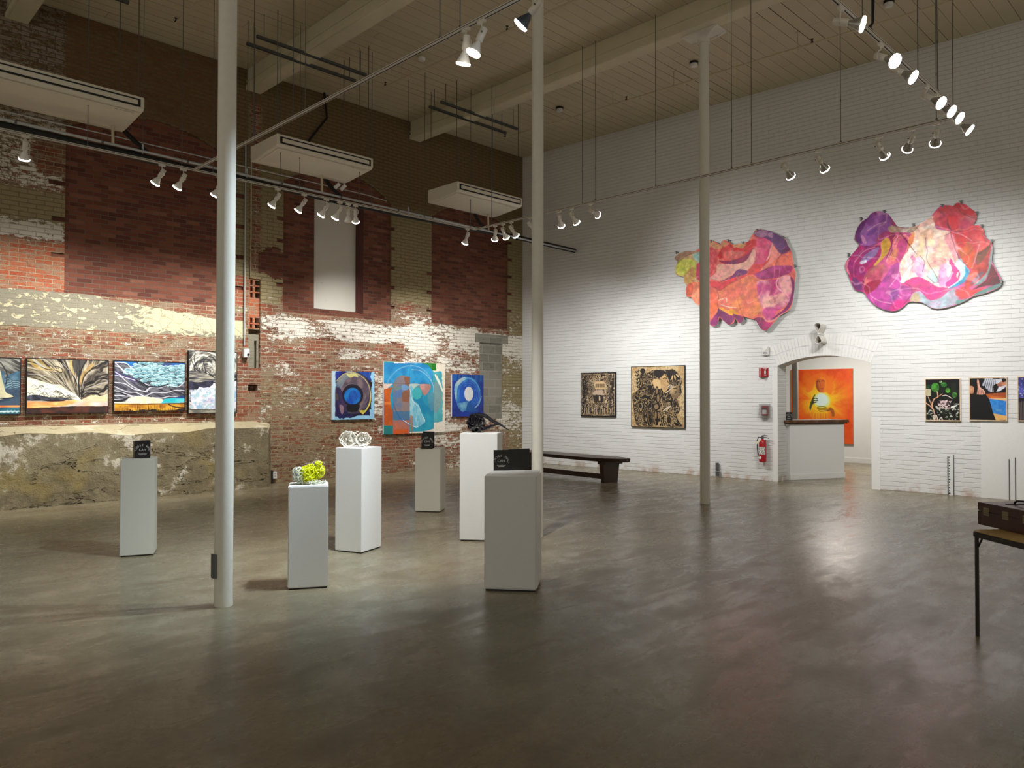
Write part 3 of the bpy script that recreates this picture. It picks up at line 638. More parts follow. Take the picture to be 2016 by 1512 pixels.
# drain pipe and insulated refrigerant line under the air conditioners
py_ = -1.65
t = thing('drain_pipe', 'shiny grey drain pipe running under the air conditioners into the white wall', 'pipe', (-14.5, py_, 5.1))
m = MB().tube([(0, -.05, .03), (14.5+.05, -.05, -.16)], .019, 14); m.build('pipe_run', M['steel'], t, smooth=True)
for x in (-10.96, -9.95, -8.8, -7.3, -6.2, -5.0, -4.2, -1.2):
    z = .03-.19*(x+14.5)/14.5; MB().lathe([(.0225, 0), (.0225, .03)], (x+14.5, -.05, z), (x+15.5, -.05, z-.013), 14).build('coupling', M['dsteel'], t, smooth=True)
for x in (-9.8, -6.55, -2.72):
    z = .03-.19*(x+14.5)/14.5; m = MB().cyl((x+14.5, -.05, z), (x+14.5, -.03, .24), .019, 12); m.lathe([(.025, 0), (.025, .05)], (x+14.5, -.03, .18), (x+14.5, -.03, 1), 12)
    m.build('drain_riser', M['pipew'], t, smooth=True)
t2 = thing('refrigerant_line', 'thick black insulated pipe running behind the drain pipe to the white wall', 'pipe', (-14.5, py_, 5.1))
pts = [(x, .015, -.03+.085*max(0, min(1, (x-9.5)/3))-.19*x/14.5+.012*math.sin(x*2.1)*(x < 9)) for x in np.linspace(0, 14.55, 60)]
MB().tube(pts, [.042+.008*(i > 42)+(.015 if 18 < i < 23 else 0) for i in range(60)], 12).build('insulated_run', M['rubber'], t2, smooth=True)
for x in (-9.55, -6.35, -2.9):
    z = .02-.19*(x+14.5)/14.5; MB().tube([(x+14.5, .02, z+.02), (x+14.72, .05, z+.06), (x+14.6, .12, z+.17), (x+14.45, .16, .27)], .034, 10).build('branch', M['rubber'], t2, smooth=True)
for x in (-9.41, -7.87, -4.75):
    z = .03-.19*(x+14.5)/14.5; m = MB().tube([(x+14.5, -.05+.032*math.cos(a), z+.032*math.sin(a)) for a in np.linspace(0, 2*math.pi, 14)[:-1]], .005, 5, closed=True)
    m.cyl((x+14.5, -.05, z+.03), (x+14.5, -.05, z+.10), .016, 8); m.build('pipe_hanger', M['steel'], t)
    MB().cyl((x+14.5, -.05, z+.10), (x+14.5, -.05, H-5.1), .0045, 6).build('hanger_rod', M['dsteel'], t)
t = thing('conduit', 'thin steel conduit strung just above the drain pipe', 'conduit', (-14.5, -1.5, 5.26))
MB().tube([(0, 0, 0), (4.9, 0, -.01), (9.0, 0, -.04), (9.4, 0, -.07)], .008, 8).build('conduit_run', M['steel'], t, smooth=True)
for x in (1., 3.6, 6.2, 9.): MB().tube([(x, 0, .0), (x, .04, .05), (x, 1.46, .07)], .006, 6).build('wall_bracket', M['dsteel'], t)
# junction fittings under the middle unit
t = thing('pipe_elbow', 'pair of loose white pipe elbows on the black line under the middle air conditioner', 'pipe fitting', (-6.2, -1.55, 5.19))
for dxx, rz in ((-.02, .5), (.1, -.3)):
    MB().tube([(dxx, 0, .0), (dxx+.04, -.02, .05), (dxx+.07, -.05, .09)], [.034, .03, .034], 12).build('elbow', M['white'], t, smooth=True)

# ------------------------------------------------------------------ sprinkler pipes, detectors, cables
def sprinkler(x, y0, y1, hangers, heads, label, slope=0.0):
    t = thing('sprinkler_pipe', label, 'pipe', (x, y0, 7.22), 0, 'ceiling sprinkler pipes')
    MB().tube([(0, 0, 0), (slope, y1-y0, 0)], .017, 10).build('pipe_run', M['pipew'], t, smooth=True)
    for y in hangers:
        f = slope*(y-y0)/(y1-y0); m = MB().tube([(f+.026*math.cos(a), y-y0, .026*math.sin(a)) for a in np.linspace(0, 2*math.pi, 12)[:-1]], .004, 5, closed=True)
        m.cyl((f, y-y0, .026), (f, y-y0, H-7.22), .005, 6); m.lathe([(.03, 0), (.03, .008)], (f, y-y0, H-7.23), (f, y-y0, 9), 12); m.build('ring_hanger', M['pipew'], t)
    for y in heads:
        f = slope*(y-y0)/(y1-y0); m = MB().lathe([(.02, 0), (.02, .02), (.01, .025), (.008, .05), (.01, .055), (.022, .06), (.022, .066)], (f, y-y0, .012), (f, y-y0, 9), 12)
        m.build('sprinkler_head', M['rubber'], t, smooth=True)
sprinkler(-8.84, -1.3, -17, (-2.1, -6), (-1.35, -4.4), 'painted sprinkler pipe on the ceiling above the nearest column')
sprinkler(-5.25, -1.6, -17, (-2.13, -4.14, -9), (-1.66, -4.7, -8), 'painted sprinkler pipe on the ceiling passing behind the middle column', .6)
sprinkler(-1.82, -1.2, -17, (-4.04, -5.36, -7.6, -11), (-1.25, -4.35, -7.83), 'painted sprinkler pipe on the ceiling along the white wall', 1.)
for x, y, lb in ((-1.77, -2.79, 'round white smoke detector on dark base right of the middle column'), (-1.66, -5.84, 'round white smoke detector on dark base left of the slim far column'),
                 (-1.39, -8.98, 'round white smoke detector at the top right corner of the ceiling'), (-5.19, -2.65, 'small round smoke detector on the ceiling above the crossing track')):
    t = thing('smoke_detector', lb, 'smoke detector', (x, y, H-.09), 0, 'ceiling smoke detectors')
    MB().lathe([(.075, .055), (.075, .09)], seg=24).build('mounting_base', M['rubber'] if x > -5 else M['pipew'], t, smooth=True)
    MB().lathe([(.03, 0), (.05, .004), (.062, .02), (.064, .055)], seg=24).build('sensor_head', M['white'], t, smooth=True)
o = MB().tube([(-6.27, TC, H), (-6.28, TC, 6.4), (-6.22, TC-.01, 5.3), (-6.22, TC, 4.92), (-6.3, TC, 4.85), (-6.36, TC, 4.83)], .012, 8).build('power_cable', M['rubber'], smooth=True)
tag(o, 'black cable hanging from the ceiling down to the top right lighting track', 'cable')
o = MB().tube([(-5.55, -.06, H), (-5.5, -.08, 7.0), (-5.85, -.05, 6.5), (-6.0, -.06, 6.1), (-6.05, -.6, 5.62)], .022, 8).build('power_cable', M['rubber'], smooth=True)
tag(o, 'black cable running down the brick wall behind the middle air conditioner', 'cable')

# ------------------------------------------------------------------ wall fittings, brick side
t = thing('conduit', 'vertical conduit on the brick wall dropping to a white box', 'conduit', (-7.11, -.03, 2.5))
MB().cyl((0, 0, .0), (0, 0, 3.6), .013, 10).build('conduit_run', M['steel'], t, smooth=True)
MB().cyl((.11, .0, 1.25), (.11, 0, 3.6), .01, 8).build('conduit_run', M['pipew'], t, smooth=True)
t = thing('control_box', 'white box with round button at the foot of the vertical conduit', 'box', (-7.09, -.06, 2.36))
MB().box(-.05, .05, -.04, .06, -.075, .085).build('box_body', M['white'], t, bevel=.008)
MB().cyl((.02, -.04, -.02), (.02, -.055, -.02), .02, 14).build('button', M['black'], t, smooth=True)
t = thing('wall_socket', 'white socket faceplate on a dark box low on the brick wall by the concrete ledge', 'socket', (-6.53, -.05, .12))
MB().box(-.1, -.02, -.005, .05, -.12, .12).build('back_box', M['black'], t, bevel=.004)
MB().box(-.03, .045, -.02, .05, -.03, .095).build('faceplate', M['white'], t, bevel=.004)
for z in (.0, .05): MB().box(-.006, .022, -.022, -.02, z, z+.025).build('outlet', simple('pale_grey_plastic', (170, 168, 170)) if z == 0 else bpy.data.materials['pale_grey_plastic'], t)

# ------------------------------------------------------------------ white wall fittings (x = s, y = -out, z)
def wthing(name, label, cat, s, z, out=0., group=None):
    P = W(s, z, out); t = bpy.data.objects.new(name, None); COL.objects.link(t)
    t.matrix_world = Matrix.Translation(P)@Matrix.Rotation(AL-math.pi/2, 4, 'Z'); t.empty_display_size = .1
    return tag(t, label, cat, group)
t = wthing('fire_extinguisher', 'red fire extinguisher hanging on the white wall left of the doorway', 'fire extinguisher', 6.10, .36)
MB().lathe([(.05, 0), (.066, .012), (.068, .03), (.068, .36), (.06, .40), (.035, .425), (.022, .43), (.02, .45)], (0, -.09, 0), (0, -.09, 1), 28).build('cylinder', M['red'], t, smooth=True)
k = NT('printed_label_paper', (214, 212, 204), .5); q_ = k.obj(); c_, f_ = k.brick(k.sc(q_, 1, 1, 1), .03, .012, .002); n_ = k.noise(q_, 60, 3)
k.base(k.mix(k.step(n_, .5, .56), (216, 214, 208), (110, 104, 104))); M['label'] = k.m
m = MB(); vs = []; 
for i in range(13):
    a = math.radians(200+i*140/12); vs += [(.0693*math.cos(a), -.09+.0693*math.sin(a), .15), (.0693*math.cos(a), -.09+.0693*math.sin(a), .29)]
m.add(vs, [(2*i, 2*i+2, 2*i+3, 2*i+1) for i in range(12)]); m.build('instruction_label', M['label'], t, smooth=True)
m = MB().lathe([(.0, 0), (.026, 0), (.026, .002)], (-.02, -.1575, .085), (-.02, -1, .085), 16); m.build('round_sticker', M['white'], t)
m = MB().lathe([(.022, 0), (.022, .05), (.012, .055)], (0, -.09, .445), (0, -.09, 1), 14); m.lathe([(.018, 0), (.018, .012)], (0, -.11, .47), (0, -1, .47), 12); m.build('valve', M['dsteel'], t, smooth=True)
m = MB().tube([(-.01, -.09, .48), (.06, -.10, .475), (.13, -.11, .455)], .008, 6); m.tube([(-.01, -.09, .50), (.05, -.10, .515), (.11, -.11, .50)], .008, 6); m.build('handle', M['dsteel'], t)
MB().tube([(-.02, -.1, .47), (-.07, -.11, .47), (-.098, -.11, .41), (-.095, -.11, .28), (-.08, -.11, .14), (-.075, -.11, .12)], [.009]*4+[.011, .014], 8).build('hose', M['rubber'], t, smooth=True)
m = MB().prism([(-.02, .44), (.0, .41), (-.08, .34), (-.115, .365)], lambda x, z: (x, -.16, z), lambda x, z: (x, -.161, z)); m.build('inspection_tag', simple('cream_card', (232, 222, 190)), t)
MB().box(-.03, .03, -.03, 0, .2, .42).build('wall_hook', M['dsteel'], t)
t = wthing('extinguisher_sign', 'red V-shaped fire extinguisher sign projecting from the white wall', 'sign', 6.09, 1.98)
V0, V1, V2 = (-.095, 0), (-.0, -.11), (.095, 0)
for a, b in ((V0, V1), (V1, V2)):
    m = MB().hexa([(a[0], a[1], 0), (b[0], b[1], 0), (b[0]*.98, b[1]+.003, 0), (a[0]*.98, a[1]+.003, 0)], [(a[0], a[1], .175), (b[0], b[1], .175), (b[0]*.98, b[1]+.003, .175), (a[0]*.98, a[1]+.003, .175)])
    m.build('sign_face', M['red'], t)
def onface(a, b, u, v, e=.002):
    d = Vector((b[0]-a[0], b[1]-a[1])); n = Vector((d.y, -d.x)).normalized(); p = Vector(a)+d*u+n*e
    return (p.x, p.y, v)
for a, b in ((V0, V1), (V1, V2)):
    m = MB()
    for poly in ([(.40, .05), (.62, .05), (.62, .11), (.56, .125), (.46, .125), (.40, .11)], [(.47, .13), (.56, .13), (.66, .145), (.64, .152), (.47, .145)], [(.2, .155), (.8, .155), (.8, .162), (.2, .162)], [(.36, .04), (.5, .02), (.66, .04), (.66, .045), (.5, .027), (.36, .045)]):
        m.quad(*[onface(a, b, u, v) for u, v in poly])
    m.build('pictogram', M['white'], t)
t = wthing('pull_station', 'red fire alarm pull station under a clear cover on the white wall', 'alarm', 6.12, 1.33)
MB().box(-.065, .065, -.04, 0, -.09, .10).build('alarm_body', M['red'], t, bevel=.006)
MB().box(-.042, .042, -.055, -.04, -.06, .035).build('handle', M['white'], t, bevel=.004)
MB().box(-.046, .046, -.0555, -.041, .02, .07).build('grip_recess', simple('dark_red_plastic', (70, 10, 18)), t, bevel=.003)
k = NT('clear_cover_plastic', (240, 240, 240), .05); k.b.inputs['Transmission Weight'].default_value = .92; k.b.inputs['Alpha'].default_value = .35; M['clear'] = k.m
m = MB(); m.box(-.095, .095, -.085, -.082, -.12, .13); m.box(-.095, -.092, -.082, 0, -.12, .13); m.box(.092, .095, -.082, 0, -.12, .13); m.box(-.095, .095, -.082, 0, .127, .13); m.box(-.095, .095, -.082, 0, -.12, -.117)
m.build('clear_cover', M['clear'], t)
MB().lathe([(.03, 0), (.04, .01), (.04, .03)], (.02, -.05, -.15), (.02, -.05, 1), 16).build('sounder', M['clear'], t, smooth=True)
t = wthing('horn_strobe', 'small white fire alarm strobe box on the white wall above the red sign', 'alarm', 6.14, 2.47)
MB().box(-.06, .06, -.055, 0, -.08, .085).build('strobe_body', M['white'], t, bevel=.012)
MB().box(-.03, .03, -.068, -.055, .0, .055).build('strobe_lens', M['bulbw'], t, bevel=.006)
m = MB(); [m.tube([(.028*math.cos(a), -.057, -.035+.018*math.sin(a)) for a in np.linspace(0, 2*math.pi, 12)[:-1]], .004, 5, closed=True)]; m.build('horn_ring', M['black'], t)
# folded sheet fixture projecting above the arch
t = wthing('folded_sheet_fixture', 'white folded sheet curling out of the wall above the doorway arch', 'wall fixture', 7.22, 2.73)
def loopsheet():
    pts = []
    for a in np.linspace(0, 2*math.pi, 25): r = .5*(1-math.cos(a)); pts.append((-.01-.075*math.sin(a)*r*1.2, .19*(r)*1.0+.005))
    for a in np.linspace(0, 2*math.pi, 25): r = .5*(1-math.cos(a)); pts.append((-.0+.075*math.sin(a)*r*1.2, -.17*(r)-.005))
    return pts
lp = loopsheet(); m = MB()
for i in range(len(lp)-1):
    (xa, za), (xb, zb_) = lp[i], lp[i+1]; e = Vector((zb_-za, xa-xb)); e = e.normalized()*.006 if e.length > 1e-6 else Vector((0, 0))
    m.hexa([(xa, -.30, za), (xb, -.30, zb_), (xb+e.x, -.30, zb_+e.y), (xa+e.x, -.30, za+e.y)], [(xa, 0, za), (xb, 0, zb_), (xb+e.x, 0, zb_+e.y), (xa+e.x, 0, za+e.y)])
m.build('folded_sheet', simple('off_white_felt', (214, 210, 202), .8), t)
MB().box(-.012, .012, -.305, 0, -.01, .01).build('clamp_bar', M['white'], t)
# pipe stub, slotted wall channels
t = wthing('pipe_stub', 'short grey pipe stub low on the white wall behind the slim far column', 'pipe', 5.15, .02)
MB().cyl((0, -.05, .0), (0, -.05, .27), .032, 14).build('stub', M['dsteel'], t, smooth=True)
MB().cyl((0, -.05, .09), (0, -.05, .1), .06, 14).build('flange', M['steel'], t)
for s, lb in ((9.235, 'slotted steel wall channel standing on the floor, left of two'), (10.08, 'slotted steel wall channel standing behind the wooden case, right of two')):
    t = wthing('slotted_channel', lb, 'channel', s, 0, 0, 'slotted channels on the white wall')
    m = MB(); m.box(-.042, .042, -.010, -.003, .0, .63); m.build('back_web', M['white'], t)
    m = MB(); m.box(-.045, -.034, -.03, -.003, .0, .63); m.box(.036, .045, -.03, -.003, .0, .66); m.build('flange', M['dsteel'], t)
    m = MB()
    for i in range(14): m.box(-.03, -.02+.012*(i % 5 == 0), -.013, -.010, .02+.045*i, .04+.045*i)
    m.build('slots', M['black'], t)

# ------------------------------------------------------------------ reception counter beyond the doorway
CP = Vector((.831, -6.383, 0)); CQ = Vector((2.04, -6.94, 0)); cl_ = (CQ-CP).length; ang = math.atan2(CQ.y-CP.y, CQ.x-CP.x)
t = thing('reception_counter', 'white reception counter in the next room seen through the doorway', 'counter', tuple(CP), ang)
MB().box(.01, cl_, 0, .13, .0, 1.095).build('counter_body', M['plinth'], t)
MB().box(.01, cl_+.015, -.015, -.0005, 0, .11).build('baseboard', M['white'], t, bevel=.003)
t2 = thing('counter_top', 'dark live-edge timber top on the reception counter', 'counter top', (CP.x, CP.y, 1.096), ang)
m = MB(); n = 30
lo = [(-.13+(cl_+.2)*i/n, -.05-.012*math.sin(i*1.3)-.008*math.sin(i*.5)) for i in range(n+1)]
poly = lo+[(cl_+.07, .42), (.45, .42), (.12, .03), (-.13, .0)]; m.prism(poly, lambda x, y: (x, y, 0), lambda x, y: (x, y+.012, .055)); m.build('timber_slab', M['slabwood'], t2)
MB().box(-.1, cl_+.05, -.035, -.001, -.022, -.001).build('support_lip', M['darkwood'], t2)
MB().box(cl_-.3, cl_-.23, .0, .1, .056, .06).build('paper_slip', M['label'], t2)
t3 = thing('support_column', 'grey round column in the next room rising behind the counter', 'column', (2.75, -5.62, 0))
MB().cyl((0, 0, 0), (0, 0, 3.3), .065, 24).build('shaft', simple('grey_column_paint', (150, 148, 142), .6), t3, smooth=True)
L = bpy.data.lights.new('next_room_added_light', 'AREA'); L.energy = 90; L.size = .9; L.color = (1, .95, .88)  # unseen area light, added to light the next room
o = bpy.data.objects.new('next_room_added_light', L); COL.objects.link(o); P = SW*6.4+NW*3.2; o.location = (P[0], P[1], 3.25)
# ------------------------------------------------------------------ pedestals
def pedestal(A, B, D, h, label, mat='plinth', bev=.004):
    'A, B front edge on the floor (left, right); D depth'
    A = Vector(A); B = Vector(B); u = (B-A); w = u.length; ang = math.atan2(u.y, u.x)
    t = thing('pedestal', label, 'pedestal', (A.x, A.y, 0), ang, 'display pedestals')
    MB().box(0, w, 0, D, .012, h).build('plinth_box', M[mat], t, bevel=bev)
    MB().box(.012, w-.012, .012, D-.012, 0, .012).build('recessed_foot', M['black'], t)
    return t
ped1 = pedestal((-10.65, -4.87), (-10.37, -5.0), .30, .967, 'pale pedestal left of the nearest column, carrying a black card stand', 'plinth_grey')
ped2 = pedestal((-10.08, -7.19), (-9.80, -7.355), (.31), .853, 'short white pedestal carrying the yellow mesh sculpture', bev=.008)
ped3 = pedestal((-8.96, -6.09), (-8.84, -6.395), .36, 1.068, 'white pedestal turned on its corner carrying the white lace sculpture')
ped4 = pedestal((-6.76, -4.56), (-6.54, -4.84), .35, .877, 'small pale grey pedestal at the back with a black card', 'plinth_grey')
ped5 = pedestal((-7.68, -6.57), (-7.42, -6.90), .42, 1.192, 'tallest white pedestal carrying the black tangled sculpture', bev=.006)
ped6 = pedestal((-8.93, -8.33), (-8.66, -8.675), .44, .955, 'front pedestal with rounded edges carrying the folded black card', bev=.014)

# ------------------------------------------------------------------ cards with lettering
def glyphs(txt, size, align='CENTER'):
    cu = bpy.data.curves.new('t', 'FONT'); cu.body = txt; cu.size = size; cu.align_x = align; cu.resolution_u = 3
    ob = bpy.data.objects.new('t', cu); COL.objects.link(ob); bpy.context.view_layer.update()
    me = bpy.data.meshes.new_from_object(ob.evaluated_get(bpy.context.evaluated_depsgraph_get()))
    v = [tuple(q.co) for q in me.vertices]; f = [tuple(p.vertices) for p in me.polygons]
    bpy.data.objects.remove(ob); bpy.data.curves.remove(cu); bpy.data.meshes.remove(me); return v, f
M['cardtext'] = simple('silver_grey_print', (196, 194, 192), .5)
M['card'] = simple('black_card', (14, 12, 12), .35)
def card_text(m, ox, oz, w, y, f):
    'THOSE WHO arched over CAN with two small lines; f maps card (x, z) to 3-D'
    letters = 'THOSE WHO'; R = .40*w
    for i, ch in enumerate(letters):
        if ch == ' ': continue
        a = math.radians(172-164*i/(len(letters)-1)); v, fc = glyphs(ch, .20*w); ca = a-math.pi/2
        m.add([f(ox+R*math.cos(a)+p[0]*math.cos(ca)-p[1]*math.sin(ca), oz+.40*w*1.0+R*math.sin(a)*.95+p[0]*math.sin(ca)+p[1]*math.cos(ca)) for p in v], fc)
    v, fc = glyphs('CAN', .22*w); m.add([f(ox+p[0], oz+.44*w+p[1]) for p in v], fc)
    for k, (wd, zz) in enumerate(((.56, .2), (.40, .13))):
        n = 9 if k == 0 else 6
        for i in range(n): m.quad(*[f(ox+wd*w*((i+a)/n-.5), oz+(zz+b*.035)*w) for a, b in ((.08, 0), (.85, 0), (.85, 1), (.08, 1))])
def cardstand(label, loc, rz, w, h, back=None, txt=True):
    t = thing('card_sign', label, 'sign', loc, rz, 'black card signs')
    MB().box(-w/2, w/2, -.002, .002, 0, h).build('front_card', M['card'], t)
    if txt:
        m = MB(); card_text(m, 0, h*.08, w, 0, lambda x, z: (x, -.0035, z)); m.build('lettering', M['cardtext'], t)
    if back: back(t, w, h)
    return t
zt = .956
def fold6(t, w, h):
    m = MB().hexa([(w/2-.002, .0, 0), (w/2+.205, .115, 0), (w/2+.203, .119, 0), (w/2-.004, .004, 0)], [(w/2-.002, .0, h*1.02), (w/2+.205, .115, h*1.02), (w/2+.203, .119, h*1.02), (w/2-.004, .004, h*1.02)])
    m.build('back_card', M['card'], t)
a6 = math.atan2(-8.675+8.33, -8.66+8.93)
cardstand('black folded card reading THOSE WHO CAN on the front pedestal', (-8.60, -8.19, zt), -.62, .135, .178, fold6)
def fold1(t, w, h):
    MB().hexa([(-w/2, .0, 0), (-w/2-.03, .13, 0), (-w/2-.027, .131, 0), (-w/2+.003, 0, 0)], [(-w/2, .0, h), (-w/2-.03, .13, h*1.04), (-w/2-.027, .131, h*1.04), (-w/2+.003, 0, h)]).build('side_card', simple('dull_card_back', (70, 64, 58), .5), t)
    MB().box(-w/2-.02, w/2-.01, .13, .133, 0, h*1.04).build('back_card', M['card'], t)
cardstand('black card stand reading THOSE WHO CAN on the leftmost pedestal', (-10.43, -4.84, .968), -.42, .14, .165, fold1)
def fold4(t, w, h): MB().box(-w/2+.01, w/2+.01, .09, .093, 0, h*1.08).build('back_card', M['card'], t)
cardstand('black card reading THOSE WHO CAN on the small back pedestal', (-6.66, -4.70, .878), -.80, .16, .215, fold4)
cardstand('small black card standing on the reception counter', (.86, -6.36, 1.152), -1.0, .12, .155)
t = thing('caption_label', 'white caption label lying on the front pedestal', 'label', (-8.47, -8.40, zt), -.9)
MB().box(-.04, .04, -.05, .05, 0, .0012).build('paper', M['plinth'], t)
m = MB()
for i in range(5): m.box(-.03+.013*i, -.026+.013*i, -.035, .035, .0012, .0016)
m.build('print_lines', simple('grey_print', (96, 96, 98)), t)

# ------------------------------------------------------------------ wire sculptures
rnd = random.Random(4)
def loops(m, n, ctr, ext, rr, wire, seg=16, jit=.3, sel=lambda p: True):
    k = 0
    while k < n:
        p = Vector([rnd.uniform(-1, 1) for _ in range(3)])
        if p.length > 1 or p.length < .55: continue
        c = Vector((ctr[0]+p.x*ext[0], ctr[1]+p.y*ext[1], ctr[2]+p.z*ext[2]))
        if not sel(c): continue
        k += 1; nrm = (p.normalized()+Vector([rnd.uniform(-jit, jit) for _ in range(3)])).normalized(); u = nrm.orthogonal().normalized(); w = nrm.cross(u); r = rnd.uniform(*rr); ph = rnd.random()*6
        m.tube([c+(u*math.cos(a)+w*math.sin(a))*r*(1+.18*math.sin(3*a+ph)) for a in np.linspace(0, 2*math.pi, seg+1)[:-1]], wire, 5, closed=True)
M['yellow'] = simple('acid_yellow_plastic', (222, 226, 20), .35, var=.1); M['clearmesh'] = simple('milky_plastic', (206, 208, 190), .3, var=.1)
a2 = math.atan2(-.165, .28)
t = thing('mesh_sculpture', 'acid yellow and milky openwork sculpture on the short white pedestal', 'sculpture', (-9.865, -7.135, .852), a2)
m = MB(); loops(m, 150, (.01, 0, .085), (.095, .075, .08), (.012, .022), .0032); loops(m, 26, (.10, 0, .10), (.035, .05, .06), (.012, .02), .0032); loops(m, 14, (.085, .0, .17), (.03, .03, .02), (.01, .016), .003)
loops(m, 60, (.0, 0, .08), (.07, .05, .055), (.012, .02), .0032)
m.build('yellow_mesh', M['yellow'], t, smooth=True)
m = MB(); loops(m, 80, (-.075, 0, .08), (.055, .075, .08), (.014, .024), .0028); loops(m, 26, (.05, -.03, .02), (.1, .06, .012), (.01, .018), .0028); m.build('milky_mesh', M['clearmesh'], t, smooth=True)
a3 = math.atan2(-.35, .30)
t = thing('lace_sculpture', 'white lace-like twin bowl sculpture on the corner-turned pedestal', 'sculpture', (-8.745, -6.14, 1.069), -.72); t.scale = (.9, .9, .9)
MW = simple('white_porcelain', (236, 232, 220), .3, var=.05)
def bowl(cx, cz, R, tilt, nr=7):
    m = MB()
    for j in range(nr):
        r = R*(.18+.82*j/(nr-1)); y = .10*(1-(r/R)**2)-.05
        m.tube([(cx+(r+.008*math.sin(9*a+j))*math.cos(a)+tilt*y, y+.006*math.sin(7*a+j*2), cz+(r*.92+.008*math.cos(8*a+j*1.7))*math.sin(a)) for a in np.linspace(0, 2*math.pi, 41)[:-1]], .0045+.002*(j == nr-1), 6, closed=True)
    for i in range(26):
        a = 2*math.pi*i/26; pts = []
        for j in range(9):
            r = R*(.15+.85*j/8); y = .10*(1-(r/R)**2)-.05; b = a+.28*math.sin(j*1.1+i)
            pts.append((cx+r*math.cos(b)+tilt*y, y, cz+r*.92*math.sin(b)))
        m.tube(pts, .0042, 5)
    return m
bowl(-.072, .092, .096, .25).build('left_bowl', MW, t, smooth=True); bowl(.078, .088, .085, -.25).build('right_bowl', MW, t, smooth=True)
m = MB(); loops(m, 30, (.0, .01, .095), (.15, .07, .088), (.012, .026), .004); m.build('lace_shell', MW, t, smooth=True)
for sx in (-.06, .07):
    MB().tube([(sx+.022*math.cos(a), -.03, .09+.022*math.sin(a)) for a in np.linspace(0, 2*math.pi, 17)[:-1]], .007, 6, closed=True).build('inner_ring', MW, t, smooth=True)
a5 = math.atan2(-.33, .26)
t = thing('tangled_sculpture', 'glossy black tangled cable sculpture with a tail on the tallest pedestal', 'sculpture', (-7.36, -6.62, 1.193), -.80)
BK = simple('glossy_black_cable', (16, 15, 24), .15, spec=.8)
m = MB()
for i in range(20):
    ax = Vector([rnd.gauss(0, 1) for _ in range(3)]).normalized(); u = ax.orthogonal().normalized(); w = ax.cross(u); ph = rnd.random()*6; s = rnd.uniform(.75, 1.0)
    m.tube([Vector((-.09, 0, .105))+(u*math.cos(a)+w*math.sin(a)+ax*.25*math.sin(3*a+ph))*.1*s*(1+.12*math.sin(5*a+ph)) for a in np.linspace(0, 2*math.pi, 33)[:-1]], rnd.uniform(.006, .010), 6, closed=True)
m.build('tangle', BK, t, smooth=True)
for k in range(6):
    o_ = rnd.uniform(-.012, .012); z_ = rnd.uniform(-.012, .012)
    MB().tube([(-.14+.01*k, o_, .14+.01*k), (-.06, o_*2, .205+z_), (.02, o_*2, .185+z_), (.10, o_, .125+z_), (.18, o_*.5, .09+z_*.5), (.25, 0, .045), (.285, 0, .022)], [.009, .011, .011, .010, .009, .007, .003], 7).build('tail_strand', BK, t, smooth=True)
for k in range(3): MB().tube([(-.02, .01*k, .02+.01*k), (.05, .01*k-.02, .045+.012*k), (.13, -.01, .085), (.19, 0, .085)], [.009, .009, .008, .004], 6).build('tail_strand', BK, t, smooth=True)

# ------------------------------------------------------------------ bench
bx, by = -1.98, -4.62; bd = Vector((.06, .998, 0)); ba = math.atan2(bd.y, bd.x)      # local x runs along the bench away from its near end
t = thing('plank_bench', 'long dark wooden plank bench in front of the white wall', 'bench', (bx, by, 0), ba)
xs = np.linspace(0, 3.3, 50); left = []; right = []
for x in xs:
    e = min(1, (x/.45))**.6 if x < .45 else 1; e2 = 1 if x < 3.1 else max(0, (3.3-x)/.2)**.5
    wl = (.30+.03*math.sin(x*1.9))*e*e2; wr = (.25+.03*math.sin(x*1.3+1))*(.35+.65*e if x < .45 else 1)*e2
    left.append((x, wl)); right.append((x, -wr))
m = MB().prism(left+right[::-1], lambda x, y: (x, y*.93, .40+.0*x), lambda x, y: (x, y, .465)); m.build('plank_seat', M['darkwood'], t, bevel=.006)
for x in (.42, 2.75):
    m = MB().hexa([(x-.04, -.19, 0), (x+.04, -.19, 0), (x+.04, .19, 0), (x-.04, .19, 0)], [(x-.05, -.23, .345), (x+.05, -.23, .345), (x+.05, .23, .345), (x-.05, .23, .345)]); m.build('trestle_leg', M['darkwood'], t, bevel=.004)
    MB().box(x-.12, x+.08, -.24, .24, .345, .40).build('leg_head', M['darkwood'], t, bevel=.004)
MB().box(.462, 2.705, .02, .07, .055, .15).build('stretcher', M['darkwood'], t, bevel=.003)

# ------------------------------------------------------------------ folding table and wooden case
ta = math.atan2(-.78, -.62)
t = thing('folding_table', 'brown card table with tan top cut by the right picture edge', 'table', (-7.365, -11.475, 0), ta)
def rrect(x0, x1, y0, y1, r, n=6):
    p = []
    for cx, cy, a0 in ((x1-r, y1-r, 0), (x0+r, y1-r, 90), (x0+r, y0+r, 180), (x1-r, y0+r, 270)):
        for i in range(n+1): a = math.radians(a0+90*i/n); p.append((cx+r*math.cos(a), cy+r*math.sin(a)))
    return p
MB().prism(rrect(0, .86, 0, .86, .05), lambda x, y: (x, y, .700), lambda x, y: (x, y, .706)).build('vinyl_top', M['tan'], t)
MB().prism(rrect(-.006, .866, -.006, .866, .055), lambda x, y: (x, y, .664), lambda x, y: (x, y, .6995)).build('rim', M['brown'], t, bevel=.004)
for x, y in ((.025, .025), (.835, .025), (.025, .835), (.835, .835)):
    lg = MB().tube([(x, y, 0), (x, y, .3), (x, y, .664)], .0125, 12).build('leg', M['brown'], t, smooth=True)
    sx = 1 if x < .4 else -1
    m = MB().tube([(x+sx*.05, y, .66), (x+sx*.015, y, .60), (x-sx*.012, y, .572)], .006, 6); m.build('leg_brace', M['brown'], lg)
